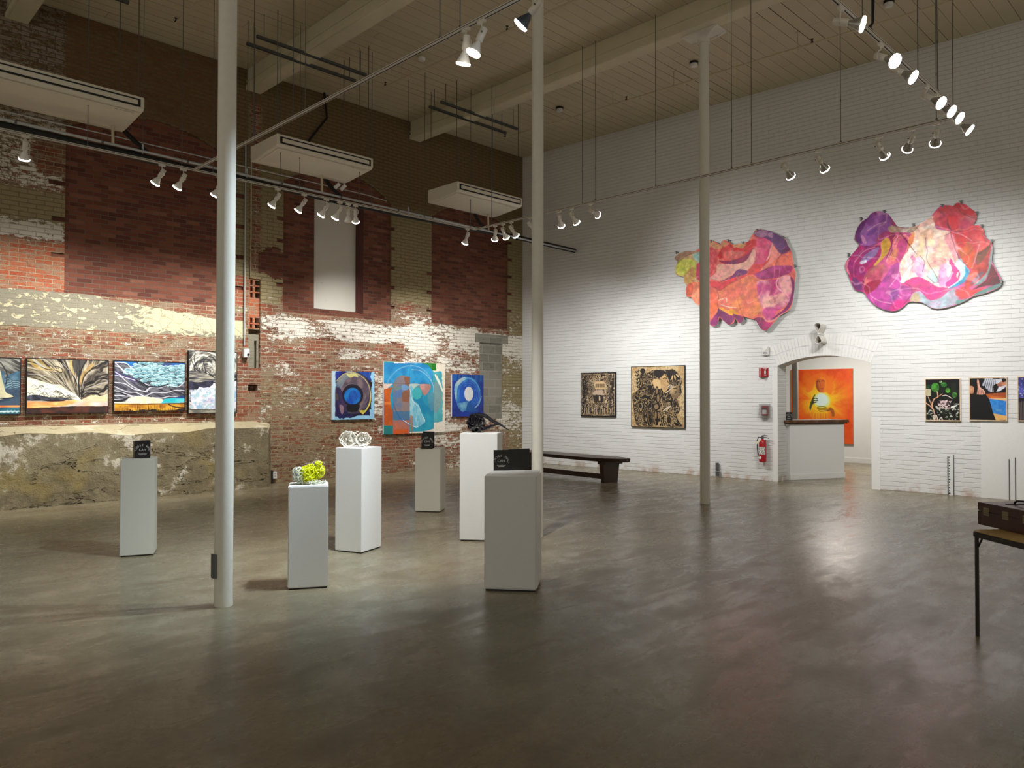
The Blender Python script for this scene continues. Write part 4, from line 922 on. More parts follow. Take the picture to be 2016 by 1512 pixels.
t = thing('wooden_case', 'dark wooden case with brass hinges and top handle lying on the card table', 'case', (-7.075, -11.447, .7065), ta)
MB().box(0, .50, 0, .34, 0, .097).build('case_body', M['casewood'], t, bevel=.004)
ld = MB().box(0, .50, 0, .34, .099, .156).build('case_lid', M['casewood'], t, bevel=.004)
# the face towards the viewer is the local +x run at y = 0
HG = simple('worn_brass', (150, 138, 108), .45, .5)
for x in (.06, .235, .41):
    m = MB(); m.box(x, x+.052, -.0035, 0, .072, .096); m.box(x, x+.052, -.0035, 0, .101, .125); m.cyl((x, -.004, .098), (x+.052, -.004, .098), .004, 8); hg = m.build('hinge', HG, t)
    m = MB()
    for hx in (.009, .026, .043):
        for hz in (.084, .113): m.lathe([(.003, 0), (.003, .001)], (x+hx, -.0035, hz), (x+hx, -1, hz), 8)
    m.build('screws', M['black'], hg)
m = MB().tube([(.15, .16, .158), (.15, .16, .168), (.17, .16, .183), (.25, .16, .19), (.32, .16, .18), (.34, .16, .165), (.34, .16, .158)], .007, 8); m.build('handle', M['black'], ld, smooth=True)
m = MB().box(.135, .165, .1, .22, .156, .16); m.box(.325, .355, .1, .22, .156, .16); m.build('handle_mount', M['black'], ld, bevel=.001)
# ------------------------------------------------------------------ painted pictures
def paint_material(name, rough=.5, bump=True):
    k = NT(name, (200, 200, 200), rough); a = k.attr('paint').outputs['Color']; k.base(a)
    if bump: k.bump(k.noise(k.obj(), 90, 4), .0015)
    return k.m
M['paint'] = paint_material('brushed_paint'); M['gloss'] = paint_material('glossy_print', .3, False)
class Cv:
    'picture painted in numbers: u, v are metres on the wall, colours are sRGB'
    def __init__(s, fn, out, u0, u1, v0, v1, res, base=(200, 200, 200)):
        s.fn, s.out, s.u0, s.u1, s.v0, s.v1 = fn, out, u0, u1, v0, v1; s.w = int((u1-u0)*res); s.h = int((v1-v0)*res)
        s.X, s.Y = np.meshgrid(np.arange(s.w, dtype=float), np.arange(s.h, dtype=float)); s.I = np.ones((s.h, s.w, 3))*np.array(base, float); s.k = res/100.
    def fr(s, ox, oy, sc): s.o = (ox, oy, sc); return s
    def c(s, pts):
        p = np.array(pts, float).reshape(-1, 2); u, v = s.fn(s.o[0]+p[:, 0]/s.o[2], s.o[1]+p[:, 1]/s.o[2], s.out)
        return np.stack([(u-s.u0)/(s.u1-s.u0)*s.w, (s.v1-v)/(s.v1-s.v0)*s.h], 1)
    def nz(s, f, seed=0, o=4, ax=1., ay=1.): return fbm(s.X*f*ax/s.k, s.Y*f*ay/s.k, seed, o)
    def smooth(s, p, closed, n=8):
        m = len(p); out = []
        for i in range(m if closed else m-1):
            a, b, c, d = (p[(i-1) % m], p[i], p[(i+1) % m], p[(i+2) % m]) if closed else (p[max(i-1, 0)], p[i], p[i+1], p[min(i+2, m-1)])
            for j in range(n):
                t = j/n; out.append(.5*((2*b)+(-a+c)*t+(2*a-5*b+4*c-d)*t*t+(-a+3*b-3*c+d)*t**3))
        if not closed: out.append(p[-1])
        return np.array(out)
    def inside(s, p, soft=0, wob=0, seed=1):
        x, y = s.X, s.Y
        if wob: x = x+(s.nz(.12, seed, 3)-.5)*wob*s.k; y = y+(s.nz(.12, seed+5, 3)-.5)*wob*s.k
        m = np.zeros(s.X.shape, bool); n = len(p)
        for i in range(n):
            x0, y0 = p[i]; x1, y1 = p[(i+1) % n]
            if y0 == y1: continue
            m ^= ((y0 > y) != (y1 > y)) & (x < (x1-x0)*(y-y0)/(y1-y0)+x0)
        m = m.astype(float)
        for _ in range(soft): m = (m+np.roll(m, 1, 0)+np.roll(m, -1, 0)+np.roll(m, 1, 1)+np.roll(m, -1, 1))/5
        return m
    def put(s, m, col, a=1.):
        c = np.asarray(col, float); m = (m*a)[..., None]; s.I = s.I*(1-m)+c*m; return s
    def poly(s, pts, col, a=1., sm=True, soft=0, wob=0, seed=1, col2=None, f=.06, ax=1., ay=1.):
        p = s.c(pts); p = s.smooth(p, True) if sm else p; m = s.inside(p, soft, wob, seed)
        if col2 is not None: t = sstep(s.nz(f, seed+3, 5, ax, ay), .3, .7)[..., None]; col = np.array(col)*(1-t)+np.array(col2)*t
        return s.put(m, col, a)
    def dist(s, p):
        D = np.full(s.X.shape, 1e9); T = np.zeros(s.X.shape); n = len(p)-1
        for i in range(n):
            a = p[i]; d = p[i+1]-a; L = d@d+1e-9; t = np.clip(((s.X-a[0])*d[0]+(s.Y-a[1])*d[1])/L, 0, 1)
            q = np.hypot(s.X-a[0]-t*d[0], s.Y-a[1]-t*d[1]); k = q < D; D[k] = q[k]; T[k] = (i+t[k])/n
        return D, T
    def line(s, pts, wd, col, a=1., sm=True, taper=False, soft=.8):
        p = s.c(pts); p = s.smooth(p, False, 6) if sm and len(p) > 2 else p; D, T = s.dist(p)
        w = wd*.5*s.k*(np.clip(np.sin(math.pi*np.clip(T, .02, .98))*1.3, .15, 1) if taper else 1.)
        h = soft*s.k*.4
        return s.put(sstep(w-D, -h, h), col, a)
    def ell(s, cx, cy, rx, ry, col, a=1., rot=0, soft=.06, n=28, **kw):
        t = np.linspace(0, 2*math.pi, n+1)[:-1]; c, q = math.cos(rot), math.sin(rot)
        return s.poly([(cx+rx*math.cos(b)*c-ry*math.sin(b)*q, cy+rx*math.cos(b)*q+ry*math.sin(b)*c) for b in t], col, a, sm=False, **kw)
    def var(s, amt, f=.08, seed=7, o=5, ax=1., ay=1.): s.I = np.clip(s.I*(1+amt*(s.nz(f, seed, o, ax, ay)-.5)[..., None]*2), 0, 255); return s
    def linear(s): return lin(np.clip(s.I, 0, 255))
def uvmesh(name, cv, place, mat, parent, nx=None):
    'flat grid carrying the paint; place(u, v) -> local point'
    h, w = cv.h, cv.w; us = cv.u0+(np.arange(w))/(w-1)*(cv.u1-cv.u0); vs = cv.v1-(np.arange(h))/(h-1)*(cv.v1-cv.v0)
    U, V = np.meshgrid(us, vs); P = place(U, V).reshape(-1, 3); i = np.arange((h-1)*(w-1)); r, c = np.divmod(i, w-1); a = r*w+c
    F = np.stack([a, a+w, a+w+1, a+1], 1); me = bpy.data.meshes.new(name); n = len(F)
    me.vertices.add(len(P)); me.vertices.foreach_set('co', P.astype(np.float32).ravel()); me.loops.add(n*4); me.loops.foreach_set('vertex_index', F.astype(np.int32).ravel())
    me.polygons.add(n); me.polygons.foreach_set('loop_start', np.arange(0, n*4, 4, dtype=np.int32)); me.update(calc_edges=True)
    at = me.color_attributes.new('paint', 'FLOAT_COLOR', 'POINT'); v = np.ones((len(P), 4), np.float32); v[:, :3] = cv.linear().reshape(-1, 3); at.data.foreach_set('color', v.ravel())
    me.materials.append(mat); o = bpy.data.objects.new(name, me); COL.objects.link(o); o.parent = parent; return o
M['frameb'] = simple('black_frame', (16, 14, 13), .5); M['framew'] = simple('pale_maple_frame', (214, 190, 160), .45, var=.05)
M['edge'] = simple('white_canvas_edge', (222, 224, 226), .7); M['edgec'] = simple('canvas_edge', (190, 196, 196), .7)
def hang(cv, side, label, dep, frame=None, fw=.012, mat='paint', edge='edge', lip=.004, cat='painting', name='painting'):
    'put a picture on the wall: support, frame and painted face'
    w, h = cv.u1-cv.u0, cv.v1-cv.v0; cu, c0 = (cv.u0+cv.u1)/2, cv.v0
    if side == 'L': t = thing(name, label, cat, (cu, 0, c0))
    else: t = wthing(name, label, cat, cu, c0); 
    e = fw if frame else 0
    MB().box(-w/2, w/2, -dep, -.004, 0, h).build('stretcher' if not frame else 'backing', M[edge], t)
    uvmesh('canvas' if mat == 'paint' else 'print', cv, lambda U, V: np.stack([U-cu, np.full_like(U, -dep-.0015), V-c0], -1), M[mat], t)
    if frame:
        d = dep+lip; m = MB(); m.box(-w/2-e, -w/2, -d, -.004, -e, h+e); m.box(w/2, w/2+e, -d, -.004, -e, h+e); m.box(-w/2, w/2, -d, -.004, -e, 0); m.box(-w/2, w/2, -d, -.004, h, h+e); m.build('frame', M[frame], t)
    return t
FL = lambda x, y, o: on_left(x, y, o); FR = lambda x, y, o: on_right(x, y, o)
def box_of(fn, out, pts):
    u, v = fn(np.array([p[0] for p in pts], float), np.array([p[1] for p in pts], float), out); return u.min(), u.max(), v.min(), v.max()
def veins(cv, m, seed, f, col, a, w=.02, warp=18):
    'thin wandering lines, like pigment drying in folds'
    X = cv.X+warp*cv.k*(cv.nz(.03, seed+1, 3)-.5); Y = cv.Y+warp*cv.k*(cv.nz(.03, seed+2, 3)-.5)
    v = fbm(X*f/cv.k, Y*f/cv.k, seed, 2); cv.put(sstep(np.abs(v-.5), w, w*.35)*m, col, a)
def hatch(cv, m, seed, f, dark, light, a=1., turns=9, q=.62):
    'woodcut: contour strokes following a noise relief'
    X = cv.X+10*cv.k*(cv.nz(.05, seed+1)-.5); Y = cv.Y+10*cv.k*(cv.nz(.05, seed+2)-.5)
    v = fbm(X*f/cv.k, Y*f/cv.k, seed, 3); s_ = np.sin(v*2*math.pi*turns); g = cv.nz(.06, seed+9, 3)
    k = sstep(s_, (q-g)*2.2-.25, (q-g)*2.2+.25); cv.put(k*m, light, a); cv.put((1-k)*m, dark, a)
def bounds(fn, out, tl, tr, br, bl):
    u, v = fn(*[np.array(q, float) for q in zip(tl, tr, br, bl)], out); return (u[0]+u[3])/2, (u[1]+u[2])/2, (v[2]+v[3])/2, (v[0]+v[1])/2
def strokes(cv, m, dirx, diry, pal, f=.35, seed=0, contrast=1., ln=.06):
    'brush strokes following a direction field'
    n = np.hypot(dirx, diry)+1e-6; dx_, dy_ = dirx/n, diry/n
    a = cv.X*dx_+cv.Y*dy_; b = -cv.X*dy_+cv.Y*dx_
    v = fbm(a*ln/cv.k, b*f/cv.k, seed, 3); v = sstep(v, .5-.28/contrast, .5+.28/contrast); pal = np.array(pal, float); x = v*(len(pal)-1); i = np.clip(x.astype(int), 0, len(pal)-2); t = (x-i)[..., None]
    cv.put(m, pal[i]*(1-t)+pal[i+1]*t)
D_ = .055
# -- storm painting cut by the left picture edge
a = bounds(FL, D_, (0, 706), (39.5, 705), (39.5, 814), (0, 816)); cv = Cv(FL, D_, a[1]-1.1, a[1], a[2], a[3], 190, (110, 112, 106)).fr(0, 680, 8.4)
one = np.ones(cv.X.shape); strokes(cv, one, one, one*.6, [(52, 52, 50), (120, 120, 112), (168, 166, 154)], .5, 3)
cv.poly([(-900, 460), (0, 420), (60, 520), (150, 480), (340, 455), (340, 980), (-900, 980)], (52, 88, 112), col2=(104, 138, 156), f=.1)
for i in range(9): cv.line([(70+(i % 3)*15, 540+i*22), (130+i*6, 555+i*18-22), (200, 600+i*14-20), (260+i*4, 575+i*18), (335, 600+i*15)], .8, (150, 178, 188) if i % 2 else (30, 48, 62))
cv.poly([(-900, 700), (90, 715), (340, 715), (340, 985), (-900, 985)], (40, 58, 80), col2=(66, 86, 108), f=.12, ax=.4)
cv.poly([(-300, 300), (-60, 280), (0, 420), (30, 560), (60, 660), (90, 770), (150, 800), (212, 840), (150, 862), (-300, 870)], (206, 200, 160), col2=(236, 228, 190), f=.15)
cv.line([(0, 280), (70, 380), (110, 470), (100, 600), (90, 640)], 1.4, (30, 30, 30)); cv.line([(-100, 868), (110, 870), (210, 856)], 1.6, (24, 28, 36))
cv.poly([(-900, 988), (340, 986), (340, 1018), (-900, 1022)], (226, 122, 56), sm=False, col2=(240, 160, 90)); cv.poly([(-900, 1026), (340, 1022), (340, 1140), (-900, 1140)], (18, 82, 104), sm=False, col2=(40, 120, 140))
for i in range(5): cv.line([(-200+60*i, 1110-i*4), (20+70*i, 1085), (60+70*i, 1105), (120+60*i, 1075)], 1.5, (206, 226, 226), .8)
hang(cv, 'L', 'storm painting with slate sea and orange horizon, cut by the left picture edge', D_-.003, 'frameb', .012)
# -- wing-cloud painting
a = bounds(FL, D_, (53.5, 707), (212.5, 709.5), (212.5, 810), (53.5, 815)); cv = Cv(FL, D_, *a, 200, (120, 112, 92)).fr(0, 680, 8.4)
fx, fy = cv.c([(1325, 900)])[0]; dxx, dyy = cv.X-fx, cv.Y-fy; th = np.arctan2(-dyy, dxx); r = np.hypot(dxx, dyy)/cv.k; one = np.ones(cv.X.shape)
bend = th+.5*np.sin(r*.028)*.6; bands = fbm(bend*5.2+3, r*.012, 12, 4); fine = fbm(bend*44, r*.05, 14, 4)
pal = np.array([(26, 22, 20), (70, 62, 52), (128, 116, 92), (160, 150, 128), (206, 196, 170)], float); x = np.clip(sstep(bands*.42+fine*.58, .30, .70)*4, 0, 3.999); i = x.astype(int); t = (x-i)[..., None]; cv.I = pal[i]*(1-t)+pal[i+1]*t
cv.poly([(450, 215), (640, 215), (800, 360), (1000, 400), (1040, 440), (900, 430), (640, 400), (500, 300)], (170, 138, 62), .75, col2=(214, 196, 150), f=.1)
cv.line([(460, 260), (600, 300), (760, 390), (920, 410), (1010, 450), (1030, 400), (950, 350), (800, 330), (700, 240)], 1.2, (50, 36, 20)); cv.poly([(520, 220), (560, 215), (700, 330), (760, 375), (640, 330)], (196, 202, 206), .7)
W1_ = cv.inside(cv.smooth(cv.c([(1340, 850), (1330, 620), (1400, 440), (1560, 340), (1795, 250), (1795, 760), (1640, 830), (1480, 800)]), True)); strokes(cv, W1_, cv.X*0+1, -(cv.X*0+.45)+.5*(cv.nz(.03, 5)-.5), [(20, 18, 18), (60, 50, 42), (124, 116, 104), (176, 166, 140)], .5, 8)
cv.poly([(1320, 640), (1330, 500), (1420, 380), (1510, 300), (1545, 320), (1480, 420), (1400, 520), (1350, 640)], (186, 158, 98), .85, col2=(150, 120, 70), f=.2)
cv.poly([(1160, 260), (1210, 250), (1190, 380), (1240, 500), (1190, 460), (1150, 330)], (196, 166, 92), .8); cv.poly([(1200, 250), (1420, 250), (1360, 360), (1300, 520), (1220, 400)], (44, 42, 44), .75)
for p in ([(960, 240), (1080, 350), (1200, 480), (1290, 700), (1320, 880)], [(1430, 250), (1360, 370), (1300, 540), (1310, 760)], [(1790, 270), (1600, 340), (1440, 450), (1370, 560), (1340, 820)], [(1790, 500), (1560, 580), (1420, 640), (1340, 840)], [(1790, 700), (1600, 800), (1420, 790), (1340, 870)]): cv.line(p, 1.5, (18, 14, 14), taper=False)
for p in ([(1030, 300), (1150, 420), (1260, 560), (1290, 760)], [(1470, 440), (1390, 560), (1350, 700)], [(1780, 600), (1560, 660), (1400, 760)], [(470, 470), (760, 500), (1050, 620), (1290, 850)]): cv.line(p, .8, (200, 194, 190), .8)
cl = [(445, 548), (560, 562), (700, 590), (850, 640), (1000, 650), (1120, 740), (1230, 800), (1335, 900), (1180, 880), (1000, 850), (800, 850), (640, 820), (445, 830)]
cv.poly(cl, (236, 230, 200), col2=(250, 246, 226), f=.1)
rnd = random.Random(3)
for k_ in range(46):
    x_ = rnd.uniform(455, 1240); y0 = 560+(x_-450)*.36; y_ = rnd.uniform(min(y0+20, 850), 838+(x_-450)*.05)
    cv.line([(x_-38, y_+10), (x_-18, y_-12), (x_+14, y_-14), (x_+38, y_+12)], .7, (70, 66, 62), .75)
cv.poly([(445, 830), (620, 815), (800, 850), (960, 860), (1180, 885), (1060, 895), (880, 925), (700, 910), (445, 905)], (36, 36, 48), col2=(80, 84, 96), f=.2)
cv.poly([(445, 912), (760, 925), (1000, 905), (1340, 895), (1500, 820), (1640, 840), (1795, 790), (1795, 1000), (1200, 1000), (700, 1025), (445, 1030)], (240, 208, 200), sm=False, col2=(236, 190, 150), f=.05, ay=3)
cv.poly([(445, 925), (760, 930), (1060, 915), (1240, 900), (1200, 960), (900, 1010), (445, 1030)], (240, 160, 84), .9, col2=(246, 196, 120), f=.08, ay=3); cv.line([(700, 905), (850, 915), (1020, 908), (1100, 900)], 2, (44, 20, 24), taper=True)
cv.poly([(445, 1028), (700, 1022), (1100, 1005), (1795, 998), (1795, 1120), (445, 1160)], (92, 46, 34), sm=False, col2=(40, 30, 30), f=.14, ax=.5); cv.var(.25, .15, 4, ax=.3)
hang(cv, 'L', 'painting of dark feathered wings over white cloud and orange horizon in a black frame', D_-.003, 'frameb', .012)
# -- cloud and golden field painting
a = bounds(FL, D_, (225.5, 712), (363.5, 714), (363.5, 806), (225.5, 811)); cv = Cv(FL, D_, *a, 200, (60, 60, 74)).fr(210, 680, 7.4667)
one = np.ones(cv.X.shape); strokes(cv, one, one, one*.5+.3*(cv.nz(.02, 3)-.5), [(38, 38, 46), (80, 80, 92), (120, 120, 126), (52, 52, 64)], .35, 2)
cv.poly([(110, 235), (420, 235), (400, 290), (330, 300), (240, 250)], (20, 100, 170), col2=(60, 150, 200)); cv.poly([(820, 240), (1150, 240), (1150, 350), (1000, 330), (880, 350)], (14, 92, 168), col2=(50, 70, 120), f=.1)
cv.poly([(110, 360), (180, 400), (300, 450), (450, 500), (420, 540), (250, 470), (110, 440)], (62, 50, 110), .8)
rnd = random.Random(8)
for row, (yy, xa, xb, rr) in enumerate(((270, 430, 800, 60), (320, 400, 1090, 66), (360, 330, 1140, 70), (410, 310, 1140, 72), (455, 420, 1140, 66), (500, 560, 1130, 60), (545, 680, 1100, 52), (580, 700, 1000, 44))):
    n = int((xb-xa)/rr/1.1)
    for q in range(n+1):
        x_ = xa+(xb-xa)*q/max(n, 1)+rnd.uniform(-14, 14); y_ = yy+rnd.uniform(-14, 14); R2 = rr*rnd.uniform(.7, 1.15)
        cv.ell(x_, y_+6, R2, R2*.52, (34, 58, 70)); cv.ell(x_, y_, R2*.94, R2*.45, (146, 190, 196), col2=(96, 140, 152), f=.2, seed=q); cv.line([(x_-R2*.8, y_-R2*.1), (x_-R2*.2, y_-R2*.4), (x_+R2*.5, y_-R2*.28)], .8, (226, 242, 242), .8)
for p in ([(110, 240), (220, 340), (280, 400)], [(120, 250), (280, 260), (350, 320), (390, 350)], [(110, 300), (190, 320), (270, 400), (380, 420)], [(110, 380), (250, 460), (380, 500), (560, 560), (630, 600), (600, 660), (560, 680), (380, 600), (280, 520), (200, 450), (110, 440)], [(560, 680), (640, 620), (780, 620), (900, 585), (1050, 605), (1150, 520)],
          [(110, 540), (260, 560), (400, 640), (540, 670)], [(110, 600), (300, 680), (430, 690), (560, 740), (680, 690), (860, 695), (1000, 660), (1150, 660)], [(110, 660), (260, 700), (380, 740), (560, 745)], [(660, 760), (800, 770), (930, 745), (1060, 755), (1150, 740)], [(110, 730), (300, 740), (380, 760), (280, 800), (110, 790)]): cv.line(p, 1.25, (224, 224, 232), .95)
for p in ([(110, 690), (190, 690), (290, 730)], [(430, 510), (540, 560), (600, 620)], [(620, 600), (760, 610), (900, 570)], [(110, 820), (250, 800), (330, 760)]): cv.line(p, 2.2, (14, 14, 22), .9)
cv.poly([(270, 820), (350, 760), (560, 748), (700, 770), (820, 790), (800, 850), (110, 860), (110, 830)], (214, 214, 176), col2=(240, 236, 206), f=.3, ay=.3); cv.poly([(800, 850), (840, 785), (960, 770), (1150, 775), (1150, 845)], (40, 184, 200), sm=False, col2=(90, 206, 212)); cv.poly([(960, 765), (1150, 735), (1150, 775), (1040, 778)], (20, 60, 120), sm=False)
cv.poly([(110, 848), (560, 852), (1150, 838), (1150, 965), (110, 990)], (214, 158, 40), sm=False, col2=(160, 98, 22), f=.14, ax=.4)
for k_ in range(120):
    x_ = rnd.uniform(112, 1145); y_ = 985-rnd.random()*30; cv.line([(x_, y_), (x_+rnd.uniform(-8, 8), y_-rnd.uniform(20, 90))], .5, (60, 34, 12) if k_ % 3 else (236, 196, 80), .8, sm=False)
cv.line([(110, 855), (500, 862), (1150, 848)], 1.1, (60, 30, 10)); cv.line([(900, 860), (1000, 900), (1145, 910)], 1.6, (60, 30, 14)); cv.poly([(110, 965), (600, 945), (1150, 930), (1150, 1010), (110, 1010)], (22, 14, 10), .85, sm=False, wob=8)
hang(cv, 'L', 'painting of piled blue clouds above a golden field in a black frame', D_-.003, 'frameb', .013)
# -- tall swirl painting behind the column
a = bounds(FL, D_, (372.5, 692), (465.5, 694), (465.5, 810), (372.5, 815)); cv = Cv(FL, D_, *a, 200, (200, 198, 190)).fr(210, 680, 7.4667)
c0 = cv.c([(1560, 330)])[0]; dxx, dyy = cv.X-c0[0], (cv.Y-c0[1])*1.15; one = np.ones(cv.X.shape); th = np.arctan2(dyy, dxx); r = np.hypot(dxx, dyy)/cv.k
sp = fbm(r*.22+th*2.6, th*1.5, 5, 4); f2 = fbm(r*.9+th*6, th*5, 6, 3); x = np.clip(sstep(sp*.6+f2*.4, .3, .68)*3, 0, 2.999); pal = np.array([(38, 36, 40), (108, 106, 100), (176, 172, 156), (228, 226, 214)], float); i = x.astype(int); t = (x-i)[..., None]; cv.I = pal[i]*(1-t)+pal[i+1]*t
lo = cv.inside(cv.smooth(cv.c([(1215, 380), (1400, 400), (1520, 440), (1600, 480), (1760, 430), (1920, 420), (1920, 620), (1215, 650)]), True)); strokes(cv, lo, one, one*-.08, [(24, 24, 32), (84, 82, 86), (196, 190, 166), (54, 54, 66)], .35, 3, ln=.03)
for p in ([(1230, 130), (1260, 250), (1340, 370), (1450, 400), (1560, 460)], [(1420, 180), (1440, 330), (1500, 400), (1590, 480)], [(1300, 110), (1290, 230), (1330, 330)], [(1560, 140), (1470, 180), (1420, 270)]): cv.line(p, 1.2, (40, 38, 40))
cv.poly([(1215, 530), (1340, 540), (1500, 520), (1600, 540), (1590, 580), (1400, 640), (1215, 645)], (30, 30, 46), col2=(60, 62, 84), f=.2)
cv.poly([(1215, 648), (1380, 640), (1440, 600), (1600, 560), (1760, 600), (1920, 530), (1920, 940), (1215, 940)], (206, 210, 224), sm=False, wob=14, col2=(232, 232, 238), f=.12); m_ = cv.inside(cv.c([(1215, 650), (1920, 600), (1920, 935), (1215, 935)]))
for sd, cc in ((3, (128, 172, 208)), (4, (214, 188, 210)), (5, (150, 196, 206)), (6, (240, 238, 240))): cv.put(m_*sstep(cv.nz(.2, sd*9, 5), .56, .66), cc, .7)
cv.poly([(1215, 938), (1920, 930), (1920, 1010), (1215, 1020)], (96, 98, 90), sm=False, col2=(160, 156, 140), f=.3, ax=.3); cv.line([(1215, 940), (1560, 936), (1920, 930)], 1, (40, 40, 38))
hang(cv, 'L', 'tall grey swirl painting over pale blue ground, half hidden behind the nearest column', D_-.003, 'frameb', .013)
# -- blue ring painting, left of three
D2 = .04
a = bounds(FL, D2, (654, 731), (737, 732), (736.5, 824.5), (654, 827)); cv = Cv(FL, D2, *a, 180, (146, 200, 232)).fr(560, 640, 6.8727)
cv.var(.05, .1); cv.poly([(690, 625), (1165, 630), (1160, 820), (1150, 1215), (1060, 1215), (940, 1230), (840, 1262), (740, 1250), (682, 1240), (690, 900)], (16, 26, 92), sm=False, wob=6, col2=(24, 16, 48), f=.05)
cv.poly([(690, 627), (780, 627), (720, 720), (690, 740)], (22, 48, 140), sm=False); cv.poly([(1000, 628), (1162, 632), (1160, 760), (1100, 700)], (20, 92, 170), sm=False, col2=(30, 50, 140), f=.2, ay=.2)
cv.poly([(1120, 760), (1178, 765), (1170, 1130), (1120, 1150)], (12, 8, 22), sm=False, wob=6)
cx_, cy_ = 925, 900
for rr, c1_, c2_ in ((250, (92, 82, 98), (60, 50, 74)), (225, (112, 98, 106), (74, 62, 80)), (190, (124, 106, 112), (84, 70, 84))): cv.ell(cx_, cy_+15, rr*.98, rr*1.13, c1_, col2=c2_, f=.08, seed=int(rr))
cv.poly([(700, 800), (760, 700), (860, 650), (980, 650), (1020, 690), (900, 700), (830, 740), (780, 830), (740, 860)], (150, 160, 150), .8, col2=(96, 120, 150)); cv.poly([(840, 660), (960, 650), (1010, 690), (940, 700), (870, 700)], (226, 216, 130), .8, wob=8)
cv.line([(700, 760), (790, 670), (910, 640), (1040, 690), (1130, 800), (1160, 930), (1150, 1060), (1090, 1160)], 1.6, (196, 180, 120)); cv.line([(1165, 880), (1155, 1040), (1100, 1150), (1060, 1190)], 3.0, (222, 204, 96), taper=True); cv.poly([(1010, 1150), (1080, 1150), (1110, 1130), (1070, 1200), (1040, 1190)], (212, 196, 70), .9)
for i in range(5): cv.line([(780+i*6, 880), (840, 800+i*10), (930, 785+i*8), (1030-i*6, 860), (1040-i*6, 980), (960, 1080)], .7, (160, 140, 140) if i % 2 else (60, 50, 70), .6)
cv.ell(920, 950, 145, 150, (20, 14, 34)); cv.ell(920, 960, 112, 112, (10, 70, 170), col2=(14, 130, 200), f=.05); cv.ell(930, 960, 60, 80, (12, 50, 140), .8, col2=(16, 90, 180))
cv.poly([(690, 940), (720, 930), (730, 1000), (700, 1010)], (196, 180, 40), .9); cv.poly([(690, 880), (760, 860), (820, 1050), (870, 1100), (860, 1180), (760, 1220), (690, 1180)], (44, 20, 84), .7, col2=(20, 20, 60)); cv.poly([(745, 1080), (790, 1090), (806, 1150), (780, 1205), (755, 1160)], (150, 120, 130), .9)
cv.poly([(850, 1080), (1010, 1070), (1000, 1140), (960, 1170), (860, 1165)], (6, 4, 16))
cv.poly([(640, 622), (690, 625), (686, 1250), (660, 1270), (642, 1250)], (214, 226, 232), .55, sm=False)
hang(cv, 'L', 'blue abstract painting with dark ring on pale blue ground, left of the blue trio', D2-.002)
# -- large collage
a = bounds(FL, D2, (755, 711.5), (876, 716), (877, 849.5), (756, 856)); cv = Cv(FL, D2, *a, 150, (226, 216, 196)).fr(740, 690, 8.4)
cv.poly([(135, 175), (980, 195), (1000, 330), (135, 330)], (40, 130, 56), sm=False); cv.poly([(135, 178), (300, 180), (300, 210), (135, 210)], (40, 140, 150), sm=False); cv.poly([(480, 180), (760, 185), (760, 215), (480, 215)], (150, 180, 200), sm=False); cv.poly([(300, 196), (480, 196), (480, 212), (300, 212)], (230, 232, 226), sm=False)
cv.poly([(930, 200), (1000, 200), (985, 330), (920, 330)], (30, 112, 20), sm=False)
cv.poly([(135, 208), (760, 212), (860, 240), (930, 330), (960, 350), (970, 550), (135, 545)], (20, 120, 178), sm=False, col2=(44, 150, 200), f=.06)
cv.poly([(940, 345), (1080, 350), (1095, 400), (1085, 450), (1105, 600), (1100, 1160), (960, 1200), (940, 700)], (60, 158, 170), sm=False, wob=5, col2=(84, 172, 180))
cv.poly([(120, 545), (960, 550), (955, 1290), (800, 1330), (560, 1345), (550, 1380), (130, 1390)], (20, 132, 168), sm=False, col2=(40, 160, 184), f=.04)
cv.poly([(120, 545), (280, 548), (170, 640), (135, 640)], (222, 196, 180), sm=False)
cv.poly([(135, 640), (275, 600), (235, 740), (240, 880), (275, 1000), (278, 1240), (135, 1235)], (206, 96, 20), sm=False, col2=(180, 82, 26), f=.06); cv.poly([(135, 850), (250, 850), (250, 890), (135, 890)], (226, 132, 60), .8, sm=False, soft=2)
cv.poly([(135, 1240), (275, 1240), (275, 1392), (135, 1396)], (30, 124, 124), sm=False)
cv.poly([(285, 560), (320, 470), (400, 415), (480, 415), (560, 440), (556, 1150), (285, 1150)], (84, 118, 168), sm=False, col2=(140, 120, 116), f=.05)
cv.poly([(285, 1000), (556, 1000), (556, 1160), (285, 1145)], (52, 112, 158), .7, sm=False); cv.poly([(285, 1150), (550, 1150), (560, 1385), (285, 1385)], (196, 108, 72), sm=False, col2=(168, 110, 100)); cv.poly([(290, 1310), (530, 1290), (530, 1380), (290, 1380)], (214, 84, 20), .8, sm=False, soft=2)
cv.poly([(460, 440), (560, 430), (560, 860), (440, 840), (430, 700), (500, 640)], (136, 84, 58), .9, sm=False); cv.poly([(420, 590), (480, 565), (545, 600), (520, 650), (440, 650)], (104, 154, 204), .9); cv.poly([(300, 600), (420, 600), (420, 640), (300, 660)], (110, 136, 120), .7)
for R3, w3, cc in ((1., 5, (176, 204, 214)), (.86, 2, (84, 150, 200)), (.93, 2, (60, 120, 190))):
    cv.line([(180+80*(1-R3), 560), (240, 440), (380, 310+60*(1-R3)), (560, 250+100*(1-R3)), (740, 290+80*(1-R3)), (880, 420+50*(1-R3)), (950-60*(1-R3), 600)], w3*.5, cc, .55)
cv.line([(590, 320), (720, 330), (850, 420), (940, 560), (945, 700)], 1.1, (190, 210, 210), .8); cv.line([(290, 880), (360, 1050), (460, 1170), (600, 1245), (700, 1250)], 1.6, (24, 92, 170)); cv.line([(450, 1150), (560, 1220), (660, 1262), (710, 1250)], 1.4, (236, 234, 220))
